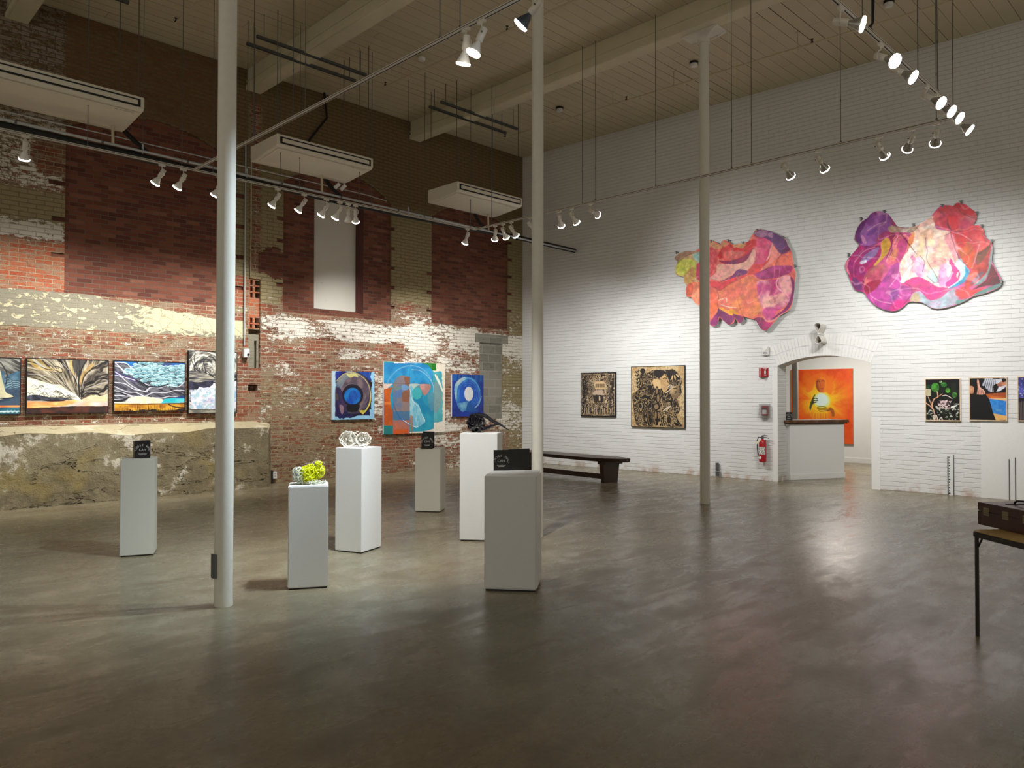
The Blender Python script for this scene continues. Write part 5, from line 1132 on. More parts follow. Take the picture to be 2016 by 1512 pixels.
cv.poly([(560, 550), (720, 552), (680, 600), (600, 640), (560, 660)], (186, 196, 186), .9); cv.poly([(640, 620), (740, 560), (900, 560), (880, 660), (820, 740), (700, 700)], (84, 124, 132), .8)
cv.poly([(565, 620), (620, 640), (620, 820), (720, 900), (740, 1010), (790, 1100), (815, 1170), (740, 1240), (640, 1250), (565, 1150)], (104, 176, 204), .95, col2=(160, 206, 214), f=.25, ay=.4)
cv.poly([(610, 800), (760, 740), (800, 880), (890, 970), (800, 1060), (740, 980), (700, 880)], (14, 128, 170), .95, sm=False); cv.ell(678, 708, 80, 100, (58, 166, 172))
cv.poly([(725, 565), (880, 558), (900, 620), (820, 735), (770, 690)], (206, 142, 132), .9, col2=(180, 120, 110)); cv.line([(565, 640), (600, 820), (700, 920), (760, 1060), (810, 1160)], 1., (226, 236, 226), .9)
cv.poly([(975, 390), (1010, 420), (1060, 520), (1100, 640), (1095, 680), (1040, 560), (980, 440)], (232, 232, 214), .95); cv.poly([(960, 540), (1040, 560), (1085, 700), (1080, 860), (1020, 1000), (960, 980)], (150, 140, 138), .55); cv.poly([(850, 740), (960, 700), (955, 960), (900, 980)], (104, 140, 156), .6)
for y0, y1, xa in ((1070, 1350, 585),): cv.poly([(570, 1060), (612, 1080), (612, 1360), (585, 1362), (560, 1150)], (170, 108, 76), .7, sm=False)
for p in ([(135, 545), (960, 552)], [(555, 215), (556, 1385)], [(283, 550), (283, 1380)], [(960, 350), (957, 1290)]): cv.line(p, .5, (20, 60, 90), .6, sm=False)
cv.poly([(960, 1200), (1100, 1165), (1150, 1150), (1150, 1345), (560, 1375), (620, 1345), (800, 1330), (955, 1290)], (228, 220, 204), sm=False); cv.var(.06, .5, 9, 3)
hang(cv, 'L', 'large blue teal and orange collage painting, middle of the trio on the brick wall', D2-.002)
# -- small navy ring painting
a = bounds(FL, D2, (890, 736.5), (951.5, 738.5), (952, 819.5), (890, 820)); cv = Cv(FL, D2, *a, 150, (14, 50, 140)).fr(740, 690, 8.4)
cv.poly([(1262, 395), (1780, 405), (1780, 520), (1262, 500)], (20, 92, 168), sm=False, col2=(12, 44, 120), f=.3, ay=.1); cv.poly([(1262, 900), (1780, 900), (1780, 1090), (1262, 1090)], (16, 34, 110), .8, sm=False, col2=(20, 56, 150), f=.1)
cv.ell(1520, 720, 215, 280, (60, 134, 196), col2=(30, 92, 176), f=.08); cv.ell(1540, 740, 160, 240, (16, 60, 160), col2=(26, 90, 190), f=.1)
for i in range(9):
    k_ = .5+.06*i; cv.line([(1520+215*k_*math.cos(b), 730+280*k_*math.sin(b)) for b in np.linspace(-2.2+.1*i, 1.2, 16)], .7, (110, 170, 220) if i % 2 else (14, 50, 140), .7)
cv.poly([(1300, 700), (1310, 560), (1390, 470), (1470, 440), (1490, 470), (1400, 540), (1350, 620), (1330, 820)], (186, 200, 196), .95, col2=(120, 176, 206)); cv.poly([(1345, 880), (1420, 860), (1530, 840), (1520, 930), (1440, 1010), (1380, 960)], (120, 176, 200), .9, col2=(70, 130, 180), f=.1)
cv.line([(1440, 470), (1560, 460), (1660, 540), (1720, 660)], 2.0, (90, 170, 206), .8); cv.line([(1630, 950), (1700, 880), (1740, 760)], 2.4, (170, 200, 220), .8); cv.ell(1535, 715, 74, 118, (206, 210, 208), col2=(220, 222, 220)); cv.poly([(1540, 840), (1640, 960), (1700, 1000), (1500, 1000)], (16, 80, 150), .9)
hang(cv, 'L', 'small navy blue ring painting in front of the blockwork patch, right of the trio', D2-.002)
# -- woodcuts on the white wall
D3 = .04; TAN = (202, 178, 134)
def carve(cv, seed, thr=.5, f=.22, col=(22, 18, 16), m=None, a=.95):
    wx = cv.X+14*cv.k*(cv.nz(.05, seed+1)-.5); wy = cv.Y+14*cv.k*(cv.nz(.05, seed+2)-.5); v = fbm(wx*f/cv.k, wy*f*.7/cv.k, seed, 3); r = np.abs(v-.5); k = sstep(r, .028, .05); mm = (1-k)*.9+sstep(v, thr, thr+.06)*.9
    cv.put(np.clip(mm, 0, 1)*(1 if m is None else m), col, a)
a = bounds(FR, D3, (1144, 736), (1210, 734), (1211, 818), (1145, 819)); cv = Cv(FR, D3, *a, 210, (206, 180, 146)).fr(1130, 710, 8.4)
hatch(cv, np.ones(cv.X.shape), 5, .07, (30, 24, 24), (226, 198, 158), 1., 14, .56); carve(cv, 15, .66, .5, m=np.ones(cv.X.shape), a=.7); mg = sstep(np.abs(cv.X/cv.w-.5), .22, .46); cv.put(mg*sstep(cv.nz(.3, 8), .38, .5), (30, 26, 26), .9)
for x in range(130, 660, 14): cv.ell(x, 222, 4, 4, (232, 206, 170)); cv.ell(x, 892, 4, 4, (232, 206, 170))
for y in range(220, 900, 14): cv.ell(128, y, 4, 4, (232, 206, 170)); cv.ell(664, y, 4, 4, (232, 206, 170))
cv.poly([(330, 390), (350, 345), (500, 345), (520, 400), (510, 470), (350, 470)], (216, 184, 140), sm=False)
for i in range(10): cv.line([(360+i*16, 385), (358+i*16, 440)], 1.3, (30, 22, 20), sm=False)
cv.poly([(300, 560), (350, 490), (470, 480), (500, 570)], (196, 170, 150), sm=False); cv.poly([(320, 575), (480, 575), (470, 680), (330, 680)], (40, 34, 34), .8, sm=False); cv.poly([(410, 585), (432, 585), (436, 660), (408, 660)], (212, 190, 160), sm=False)
for i in range(24): x_ = 150+i*21; cv.line([(x_, 890), (x_+10*math.sin(i), 820), (x_+20*math.sin(i*2), 740-30*math.sin(i*1.7))], 1.6, (222, 194, 150) if i % 2 else (24, 20, 20), .85, taper=True)
hang(cv, 'R', 'small black and tan woodcut panel with a beaded border and house, left of the two', D3-.002, 'frameb', .02)
a = bounds(FR, D3, (1243, 723), (1347, 720), (1347, 842), (1244, 839.5)); cv = Cv(FR, D3, *a, 210, TAN).fr(1130, 710, 8.4)
cv.put(sstep(cv.nz(.12, 3, 5), .45, .62), (168, 132, 82), .6); cv.put(sstep(cv.nz(.5, 13, 4), .56, .64), (96, 72, 46), .45)
body = [(1080, 240), (1240, 190), (1340, 150), (1480, 160), (1620, 150), (1720, 210), (1770, 340), (1770, 520), (1700, 660), (1760, 800), (1700, 920), (1760, 1080), (1300, 1075), (1050, 1060), (1000, 960), (980, 780), (960, 560), (1070, 480), (1080, 340)]
mb = cv.inside(cv.smooth(cv.c(body), True), 0, 6); cv.put(mb, (168, 148, 112), .6); hatch(cv, mb, 21, .045, (26, 20, 18), (176, 150, 108), .95, 12); carve(cv, 44, .68, .5, m=mb, a=.8)
cv.poly([(1300, 330), (1350, 300), (1420, 330), (1440, 430), (1400, 470), (1340, 460), (1310, 400)], (206, 174, 126)); cv.poly([(1420, 260), (1500, 220), (1540, 260), (1580, 380), (1560, 440), (1530, 520), (1480, 520), (1440, 420)], (204, 172, 118), col2=(176, 140, 96))
cv.line([(1500, 225), (1530, 260), (1545, 340), (1585, 390), (1550, 415), (1570, 450), (1530, 500), (1500, 530)], 1.3, (20, 14, 12)); cv.line([(1470, 300), (1500, 285), (1530, 300)], 1.4, (20, 14, 12)); cv.line([(1550, 430), (1590, 400), (1620, 440), (1560, 500), (1520, 530)], 1.5, (226, 220, 206))
cv.poly([(1590, 480), (1640, 430), (1730, 420), (1740, 520), (1700, 600), (1650, 620), (1600, 560)], (186, 158, 112), .9, col2=(120, 98, 70)); cv.line([(1640, 460), (1700, 450)], 1.6, (20, 14, 12), sm=False); cv.line([(1650, 520), (1690, 515), (1660, 550)], 1.4, (20, 14, 12)); cv.poly([(1320, 170), (1420, 150), (1500, 180), (1440, 270), (1340, 260)], (24, 20, 22), .9)
cv.poly([(1510, 190), (1620, 155), (1700, 200), (1720, 260), (1640, 300), (1560, 270)], (30, 26, 26), .9); cv.ell(1135, 170, 42, 42, (24, 18, 20))
for i in range(5): cv.ell(1030+6*i, 190+62*i, 26, 10, (22, 18, 16), rot=.7); cv.ell(1062-2*i, 175+62*i, 24, 10, (22, 18, 16), rot=-.8); 
cv.line([(1075, 140), (1050, 260), (1040, 400)], 1., (22, 18, 16))
for i in range(6): cv.ell(1600+22*i, 290-14*abs(i-2), 12, 40, (206, 178, 126) if i % 2 else (20, 16, 14), rot=.5-.25*i)
for c_ in ((1370, 500, 30, 80), (1360, 760, 60, 60), (1390, 620, 34, 90), (1350, 900, 28, 90), (1400, 900, 26, 80)): cv.ell(*c_, (24, 18, 16)); cv.ell(c_[0], c_[1], c_[2]*.62, c_[3]*.7, (150, 122, 88), .9)
cv.line([(1440, 640), (1460, 760), (1400, 820)], 3, (160, 132, 96)); cv.line([(1560, 760), (1470, 830)], 2.0, (216, 200, 176), sm=False); cv.line([(1600, 740), (1520, 830)], 1.6, (216, 200, 176), sm=False)
for i in range(12): cv.line([(1060+i*50, 1070), (1080+i*50, 980+10*math.sin(i*2)), (1060+i*52, 900)], 1.3, (196, 164, 112) if i % 2 else (16, 12, 12), .8)
hang(cv, 'R', 'larger black and tan woodcut panel with faces and leaves, right of the two', D3-.002, 'frameb', .013)
# -- photographs at the right
D4 = .035
def photo(tl, tr, br, bl, label, draw, u1=None):
    a = list(bounds(FR, D4, tl, tr, br, bl)); 
    if u1: a[1] = a[0]+u1
    cv = Cv(FR, D4, *a, 260, (14, 14, 14)).fr(1716, 680, 5.04); draw(cv); return hang(cv, 'R', label, D4-.002, 'framew', .014, mat='gloss', edge='framew', lip=.006, cat='photograph', name='framed_photograph')
def dr1(cv):
    cv.put(sstep(cv.nz(.1, 4), .5, .7), (28, 40, 26), .8)
    for x, y, rx, ry, c in ((630, 415, 40, 44, (70, 150, 50)), (715, 390, 30, 24, (60, 140, 56)), (755, 445, 24, 26, (90, 170, 60)), (820, 490, 26, 28, (80, 150, 60)), (684, 362, 14, 12, (170, 206, 150)), (560, 410, 26, 22, (30, 80, 50)), (640, 440, 16, 24, (110, 190, 80))): cv.ell(x, y, rx, ry, c, col2=tuple(int(q*.6) for q in c), f=.3, seed=int(x))
    cv.poly([(538, 430), (586, 435), (588, 500), (540, 498)], (206, 196, 160), sm=False)
    for i in range(5): cv.line([(546+9*i, 440), (547+9*i, 490)], .5, (120, 112, 90), .8, sm=False)
    for p, w in (([(540, 570), (600, 620), (628, 690), (640, 735)], 1.7), ([(560, 510), (590, 580), (620, 650)], 1.2), ([(600, 580), (620, 530), (655, 510), (650, 460)], 1.6), ([(655, 510), (700, 480)], 1.), ([(600, 600), (600, 560)], 1.4)): cv.line(p, w, (214, 164, 130))
    for p in ([(700, 500), (740, 495), (795, 525)], [(620, 735), (640, 690), (655, 735)], [(670, 735), (690, 710), (700, 735)]): cv.line(p, 1.2, (226, 214, 206))
    m = cv.inside(cv.c([(655, 545), (785, 540), (780, 620), (660, 620)]), 0, 6); cv.put(m, (214, 186, 186)); cv.put(m*sstep(cv.nz(.5, 9), .48, .54), (40, 30, 34)); m = cv.inside(cv.c([(640, 600), (870, 560), (860, 735), (560, 735), (540, 660)])); cv.put(m*sstep(cv.nz(.45, 19, 4), .6, .64), (190, 190, 176)); cv.poly([(785, 605), (850, 590), (800, 622)], (226, 226, 220))
photo((1822, 747), (1889, 747), (1890, 827), (1824, 827), 'framed photograph of green leaves and twigs on black, leftmost of the three', dr1)
def dr2(cv):
    cv.poly([(1105, 328), (1340, 328), (1330, 400), (1270, 450), (1180, 475), (1120, 440), (1095, 380)], (196, 200, 214), sm=False, wob=8, col2=(226, 228, 236))
    for i in range(7): cv.line([(1100+i*20, 335), (1120+i*18, 400), (1150+i*12, 470)], .9, (30, 30, 40), .8)
    cv.poly([(1205, 400), (1240, 380), (1260, 400), (1240, 450), (1215, 475), (1205, 440)], (12, 12, 16)); cv.poly([(975, 405), (1010, 410), (1015, 450), (1005, 478), (975, 475)], (226, 176, 130), col2=(160, 96, 70)); cv.poly([(1240, 385), (1290, 355), (1335, 345), (1335, 385), (1290, 405), (1255, 405)], (206, 140, 110), col2=(120, 70, 60)); cv.poly([(1290, 335), (1335, 330), (1335, 350), (1300, 365)], (10, 10, 10))
    cv.poly([(1045, 350), (1062, 345), (1075, 410), (1110, 440), (1125, 480), (1070, 490), (1045, 485), (1052, 420)], (226, 176, 156), col2=(180, 120, 104))
    for i in range(4): cv.line([(1055+i*14, 440), (1062+i*15, 485)], .5, (70, 36, 34), .8, sm=False)
    cv.poly([(1130, 480), (1340, 465), (1340, 525), (1160, 525)], (206, 112, 50), sm=False, col2=(160, 76, 36), f=.2, ax=.3); cv.poly([(1165, 525), (1340, 520), (1340, 560), (1170, 540)], (222, 180, 130), sm=False); cv.poly([(1165, 528), (1338, 550), (1336, 698), (1205, 672)], (40, 116, 200), sm=False, col2=(60, 140, 214), f=.3)
    cv.poly([(1205, 672), (1336, 698), (1340, 738), (1230, 738)], (226, 176, 104), sm=False); cv.poly([(1225, 625), (1292, 632), (1290, 655), (1225, 648)], (96, 150, 204), .7, sm=False)
    cv.poly([(975, 478), (1060, 488), (1130, 490), (1165, 540), (1200, 660), (1228, 738), (980, 738)], (18, 17, 18), sm=False)
photo((1908.5, 745), (1980, 744), (1981, 827), (1911, 827), 'framed photograph of hands over a bright blue book on an orange bench, middle of three', dr2)
def dr3(cv):
    cv.put(np.ones(cv.X.shape), (52, 54, 120)); cv.put(sstep(cv.nz(.1, 4), .4, .7), (96, 100, 190), .8); cv.put(sstep(cv.nz(.4, 14), .64, .7), (206, 200, 226), .8); cv.poly([(1440, 520), (2200, 515), (2200, 745), (1440, 745)], (28, 24, 30), sm=False)
    for i in range(22): cv.line([(1455+i*17, 560+7*math.sin(i*2)), (1458+i*17, 735)], .9, (150, 130, 120), .7, sm=False)
photo((2004, 743), (2016, 743), (2016, 827.5), (2006, 827.5), 'framed photograph of blue dusk sky over dark railings, cut by the right picture edge', dr3, .52)
# -- orange portrait in the next room
def on_back(x, y, out=0.):
    d = rays(x, y); t = (BD-out-EYE@NW)/(d@NW); P = EYE+d*t[..., None]; return P@SW, P[..., 2]
a = bounds(on_back, .05, (1557, 728.5), (1679, 725), (1680, 871), (1557, 873)); cv = Cv(on_back, .05, *a, 150, (226, 92, 24)).fr(1540, 700, 8.4)
one = np.ones(cv.X.shape); cx_, cy_ = cv.c([(650, 740)])[0]; dx_, dy_ = (cv.X-cx_)/cv.k, (cv.Y-cy_)/cv.k; r = np.hypot(dx_, dy_*.9); th = np.arctan2(dy_, dx_)
cv.I[:] = (228, 86, 22); cv.put(sstep(cv.nz(.05, 3), .4, .7), (206, 62, 14), .7); ray_ = fbm(th*3.2+4, r*.03, 6, 4)
cv.put(np.clip(1.2-r/(30+62*ray_), 0, 1)*1., (230, 150, 24), .95); cv.put(np.clip(1.25-r/(20+36*ray_), 0, 1), (236, 214, 30), .95)
st = sstep(fbm(th*14, r*.05, 16, 4), .5, .66)*sstep(r, 80, 30)*sstep(r, 12, 25); cv.put(st, (244, 180, 50), .35)
cv.poly([(390, 440), (480, 340), (620, 290), (760, 340), (840, 480), (800, 640), (700, 560), (720, 420), (640, 360), (540, 400), (500, 560), (400, 600)], (232, 110, 30), .8, soft=3); cv.poly([(610, 380), (690, 360), (730, 430), (735, 560), (700, 610), (650, 600), (600, 480)], (236, 128, 40), 1, soft=2)
cv.poly([(560, 430), (590, 390), (620, 400), (625, 470), (640, 540), (660, 600), (625, 610), (580, 570), (555, 510)], (150, 74, 34), 1., soft=1); cv.poly([(590, 400), (690, 400), (695, 500), (670, 600), (630, 605), (600, 520)], (206, 100, 40), .9, soft=1)
cv.line([(645, 425), (670, 415), (690, 425)], 2.0, (120, 50, 20)); cv.line([(575, 430), (600, 420), (615, 432)], 2.0, (90, 44, 20)); cv.line([(622, 440), (630, 490), (645, 500)], 1.2, (150, 70, 30), .8); cv.line([(635, 540), (655, 548), (672, 538)], 1.8, (150, 50, 26), .9)
cv.poly([(560, 640), (640, 610), (740, 650), (790, 740), (760, 830), (640, 860), (540, 820), (520, 720)], (206, 222, 150), .85, soft=5); cv.poly([(570, 660), (640, 625), (720, 660), (755, 740), (720, 810), (630, 830), (560, 790), (545, 720)], (206, 226, 222), 1, soft=4)
cv.poly([(480, 740), (520, 660), (545, 640), (535, 680), (515, 720), (520, 780), (490, 830), (465, 905), (450, 860), (460, 800)], (52, 60, 40), .9, soft=1)
for p in ([(510, 715), (545, 705), (585, 715)], [(505, 745), (545, 742), (588, 740)], [(500, 780), (540, 775), (570, 765)]): cv.line(p, 2.2, (44, 56, 44), .9)
for p in ([(575, 880), (640, 872), (740, 880), (800, 900), (850, 980)], [(600, 900), (680, 890), (760, 900)], [(620, 922), (700, 915), (760, 910)], [(580, 850), (650, 840), (720, 850)]): cv.line(p, 1.8, (96, 80, 30), .85)
cv.poly([(790, 850), (850, 900), (860, 1000), (820, 1000), (800, 930), (750, 900)], (150, 80, 26), .9, soft=1)
for i in range(9): cv.line([(450+45*i, 1050), (455+44*i, 960)], 3.5, (226, 120, 30) if i % 2 else (196, 110, 30), .6, sm=False)
t = thing('painting', 'large orange and yellow portrait painting hanging in the next room, seen through the doorway', 'painting', tuple(SW*((a[0]+a[1])/2)+NW*BD+np.array([0, 0, a[2]])), AL-math.pi/2)
w_, h_ = a[1]-a[0], a[3]-a[2]; MB().box(-w_/2, w_/2, -.048, -.004, 0, h_).build('stretcher', M['edgec'], t); cu_ = (a[0]+a[1])/2
uvmesh('canvas', cv, lambda U, V: np.stack([U-cu_, np.full_like(U, -.0495), V-a[2]], -1), M['paint'], t)

# -- shaped paintings
def shaped(fr, outline, out, base, draw, label, centre, res, pins, seed=0):
    'irregular panel: rings from a centre point out to the traced outline'
    tmp = Cv(FR, out, 0, 1, 0, 1, 100).fr(*fr); 
    def uv(pts): p = np.array(pts, float).reshape(-1, 2); return np.stack(FR(fr[0]+p[:, 0]/fr[2], fr[1]+p[:, 1]/fr[2], out), 1)
    O = uv(outline); O = tmp.smooth(O, True, 6); C = uv([centre])[0]; u0, v0 = O.min(0)-.02; u1, v1 = O.max(0)+.02
    cv = Cv(FR, out, u0, u1, v0, v1, res, base).fr(*fr); draw(cv)
    n = len(O); nr = 150
    # even spacing of the rim
    seg = np.hypot(*(np.roll(O, -1, 0)-O).T); s = np.concatenate([[0], np.cumsum(seg)]); m = 520; q = np.linspace(0, s[-1], m+1)[:-1]; OO = np.concatenate([O, O[:1]]); R = np.stack([np.interp(q, s, OO[:, 0]), np.interp(q, s, OO[:, 1])], 1)
    f = (np.arange(nr)+1)/nr; P = C+(R-C)[None]*f[:, None, None]      # nr x m x 2
    I = cv.linear(); X = np.clip((P[..., 0]-u0)/(u1-u0)*cv.w, 0, cv.w-1.01); Y = np.clip((v1-P[..., 1])/(v1-v0)*cv.h, 0, cv.h-1.01)
    xi, yi = X.astype(int), Y.astype(int); fx, fy = (X-xi)[..., None], (Y-yi)[..., None]; c_ = (I[yi, xi]*(1-fx)+I[yi, xi+1]*fx)*(1-fy)+(I[yi+1, xi]*(1-fx)+I[yi+1, xi+1]*fx)*fy
    cu = (u0+u1)/2; w = .02*(fbm(P[..., 0]*1.6, P[..., 1]*1.6, seed, 2)-.5)*2
    V = np.stack([P[..., 0]-cu, -out-w, P[..., 1]-v0], -1).reshape(-1, 3); V = np.concatenate([V, [[C[0]-cu, -out, C[1]-v0]]]); cc = np.concatenate([c_.reshape(-1, 3), I[int((v1-C[1])/(v1-v0)*cv.h), int((C[0]-u0)/(u1-u0)*cv.w)][None]])
    F = []; ctr = len(V)-1
    for j in range(m): F.append((ctr, j, (j+1) % m))
    i, j = np.divmod(np.arange((nr-1)*m), m); k = (j+1) % m; Q = np.stack([i*m+j, (i+1)*m+j, (i+1)*m+k, i*m+k], 1)
    t = wthing('shaped_painting', label, 'painting', cu, v0); me = bpy.data.meshes.new('painted_face'); me.from_pydata(V.tolist(), [], F+Q.tolist()); me.update()
    at = me.color_attributes.new('paint', 'FLOAT_COLOR', 'POINT'); z = np.ones((len(V), 4), np.float32); z[:, :3] = cc; at.data.foreach_set('color', z.ravel()); me.materials.append(M['paint']); me.shade_smooth()
    o = bpy.data.objects.new('painted_face', me); COL.objects.link(o); o.parent = t
    # rim turned back
    L = (nr-1)*m; rim = V[L:L+m]; mb = MB(); back = rim.copy(); back[:, 1] += .018; mb.add([tuple(p) for p in rim]+[tuple(p) for p in back], [(j, (j+1) % m, m+(j+1) % m, m+j) for j in range(m)]); mb.add([tuple(p) for p in back], [tuple(range(m))])
    mb.build('panel_back', M['edge'], t)
    for p in pins:
        P0 = uv([p])[0]; mm = MB().cyl((P0[0]-cu, -out+.004, P0[1]-v0), (P0[0]-cu+.005, -.0, P0[1]-v0+.01), .006, 8); mm.box(P0[0]-cu-.012, P0[0]-cu+.012, -out-.012, -out+.006, P0[1]-v0-.03, P0[1]-v0+.02); mm.box(P0[0]-cu-.03, P0[0]-cu+.03, -out-.016, -out-.012, P0[1]-v0+.014, P0[1]-v0+.024)
        mm.build('wall_clip', M['dsteel'], t)
    return t
def dA(cv):
    cv.put(sstep(cv.nz(.05, 3), .4, .6), (232, 120, 96), .6)
    P = cv.poly
    P([(110, 450), (200, 390), (330, 360), (470, 380), (470, 330), (620, 300), (620, 700), (300, 800), (130, 600)], (206, 176, 138), col2=(190, 160, 116)); P([(150, 560), (230, 480), (360, 480), (420, 560), (360, 660), (260, 720), (150, 680)], (176, 190, 60), col2=(206, 206, 96), f=.1, wob=6); P([(370, 430), (470, 390), (520, 470), (440, 520)], (150, 200, 196), .9, soft=2)
    P([(130, 470), (230, 390), (400, 370), (330, 420), (200, 480), (180, 515)], (170, 136, 110)); P([(260, 700), (360, 590), (420, 640), (400, 760), (300, 830), (260, 800)], (206, 160, 110), col2=(190, 150, 70)); P([(420, 600), (440, 540), (560, 520), (560, 740), (430, 760)], (196, 40, 84))
    P([(280, 880), (330, 810), (420, 790), (640, 800), (700, 900), (700, 1150), (620, 1250), (420, 1090), (360, 1000)], (240, 150, 110), col2=(236, 120, 80)); P([(276, 890), (310, 820), (375, 830), (360, 960), (320, 1010), (290, 990)], (214, 84, 56), .9)
    P([(590, 230), (700, 250), (800, 240), (900, 290), (1050, 270), (1140, 200), (1200, 130), (1500, 200), (1700, 420), (1740, 800), (1700, 1150), (1480, 1330), (1200, 1290), (600, 1240)], (226, 92, 92), sm=True, col2=(236, 120, 96), f=.05)
    P([(590, 230), (740, 290), (780, 240), (880, 280), (1080, 270), (1060, 330), (760, 340), (600, 340)], (214, 160, 110), .9)
    P([(740, 380), (860, 300), (1040, 320), (1150, 230), (1260, 240), (1250, 300), (1190, 380), (1080, 460), (820, 500), (720, 480)], (206, 24, 36), .95, wob=14, col2=(226, 70, 74), f=.06); P([(780, 400), (900, 370), (1080, 390), (980, 470), (820, 490)], (232, 112, 106), .9, soft=2)
    P([(590, 345), (660, 340), (710, 440), (690, 560), (640, 660), (590, 700)], (214, 70, 84), col2=(230, 110, 110), f=.25)
    P([(720, 500), (860, 510), (1020, 470), (1130, 400), (1190, 330), (1180, 430), (1080, 520), (900, 560), (780, 540)], (150, 20, 76)); P([(820, 530), (960, 490), (960, 552), (850, 555)], (120, 36, 90), .8)
    P([(600, 740), (680, 660), (700, 560), (800, 550), (960, 550), (1100, 500), (1190, 350), (1235, 430), (1200, 560), (1120, 640), (900, 700), (780, 760), (700, 770)], (232, 150, 150), col2=(240, 180, 160)); P([(760, 780), (900, 710), (960, 640), (1020, 620), (1130, 650), (1080, 690), (920, 740)], (120, 44, 110))
    P([(1240, 210), (1380, 200), (1440, 290), (1400, 420), (1330, 540), (1180, 600), (1220, 460)], (214, 52, 110), col2=(226, 90, 130), f=.08); P([(1100, 690), (1180, 560), (1320, 540), (1440, 440), (1400, 580), (1250, 660)], (230, 60, 60), .95, wob=6); P([(1440, 300), (1540, 400), (1560, 420), (1440, 530), (1330, 640), (1290, 620), (1400, 500)], (240, 140, 130), .95)
    P([(1190, 130), (1290, 80), (1460, 120), (1600, 200), (1680, 340), (1560, 410), (1440, 260), (1330, 190), (1240, 180)], (120, 62, 128), col2=(96, 44, 110), f=.08); P([(1200, 130), (1290, 90), (1380, 110), (1360, 170), (1270, 185)], (168, 120, 156), .95); P([(1390, 130), (1450, 130), (1450, 190), (1400, 180)], (176, 130, 170), .9); P([(1600, 210), (1690, 350), (1620, 390), (1560, 420), (1620, 300)], (104, 20, 84), .9)
    P([(1430, 540), (1620, 420), (1700, 390), (1720, 570), (1580, 570), (1480, 590)], (236, 112, 90), .95); P([(1200, 690), (1320, 630), (1440, 580), (1560, 570), (1710, 580), (1690, 660), (1560, 720), (1420, 750), (1280, 750)], (150, 10, 92), col2=(190, 60, 140), f=.1)
    P([(600, 770), (700, 790), (760, 800), (900, 740), (1090, 690), (1100, 720), (960, 770), (860, 820), (740, 900), (640, 870), (600, 830)], (222, 60, 70)); P([(640, 870), (740, 900), (860, 820), (1000, 760), (1180, 690), (1250, 780), (1240, 1000), (1300, 1140), (1180, 1270), (980, 1230), (800, 1240), (700, 1130), (690, 980)], (240, 140, 78), col2=(234, 112, 90), f=.05)
    P([(1250, 780), (1420, 770), (1560, 740), (1680, 700), (1720, 800), (1700, 1010), (1560, 1160), (1400, 1180), (1290, 1100), (1240, 900)], (200, 60, 130), col2=(236, 160, 170), f=.06); P([(1540, 740), (1660, 700), (1690, 780), (1680, 920), (1580, 900)], (240, 168, 170), .9, soft=2); P([(1400, 770), (1500, 760), (1500, 880), (1400, 980), (1440, 860)], (176, 16, 100), .85, soft=3)
    P([(1330, 1040), (1500, 960), (1620, 930), (1600, 1020), (1480, 1110), (1330, 1130)], (238, 176, 160), .8, soft=3); P([(1320, 1160), (1460, 1130), (1500, 1200), (1440, 1310), (1350, 1290)], (206, 70, 140), .95); P([(1690, 720), (1745, 790), (1740, 950), (1680, 1140), (1560, 1230), (1410, 1330), (1500, 1240), (1620, 1140), (1690, 1000), (1710, 850)], (130, 24, 96))
    P([(720, 1130), (820, 1170), (940, 1160), (980, 1200), (960, 1250), (860, 1240), (760, 1190)], (240, 160, 20), .95, wob=8); P([(600, 1090), (690, 1060), (700, 1150), (640, 1250), (600, 1260)], (236, 110, 60), .9); P([(600, 900), (680, 920), (700, 1060), (640, 1080), (600, 1040)], (236, 100, 70), .9)
    P([(610, 1320), (700, 1200), (720, 1150), (860, 1230), (930, 1250), (920, 1320), (860, 1370), (790, 1320), (730, 1260), (700, 1370), (620, 1380)], (150, 30, 110), col2=(110, 20, 84)); P([(910, 1225), (980, 1240), (1040, 1260), (1060, 1300), (1010, 1350), (960, 1300)], (120, 20, 84))
    P([(1200, 1290), (1300, 1270), (1400, 1340), (1460, 1330), (1380, 1440), (1320, 1440), (1250, 1380)], (190, 40, 110), col2=(130, 16, 80)); cv.line([(1340, 1270), (1370, 1320), (1480, 1300), (1560, 1240)], 1.4, (240, 180, 170))
    for p in ([(720, 500), (860, 512), (1020, 470), (1130, 400), (1190, 330)], [(600, 740), (700, 775), (740, 795), (900, 712), (1100, 650)], [(1190, 130), (1240, 185), (1340, 190), (1390, 120)], [(1480, 590), (1560, 430), (1690, 380)], [(660, 860), (730, 905), (870, 820), (980, 770)], [(690, 900), (720, 1000), (710, 1130), (800, 1220), (940, 1250)], [(150, 560), (230, 480), (330, 420), (440, 380)], [(1180, 690), (1290, 650), (1440, 585)], [(1680, 690), (1745, 790)]): cv.line(p, .7, (104, 16, 60), .8)
    for p in ([(1450, 270), (1420, 350), (1400, 440), (1370, 500)], [(1530, 740), (1500, 800), (1520, 870), (1580, 920)], [(720, 1040), (820, 1010), (830, 1060)], [(760, 1100), (860, 1130), (960, 1140)]): cv.line(p, 1.5, (248, 226, 210), .85)
    o1 = np.ones(cv.X.shape); veins(cv, o1, 61, .035, (250, 190, 170), .35); veins(cv, o1, 71, .05, (130, 20, 70), .3, .012); veins(cv, o1, 81, .09, (240, 150, 120), .22)
    cv.var(.22, .16, 5, 6)
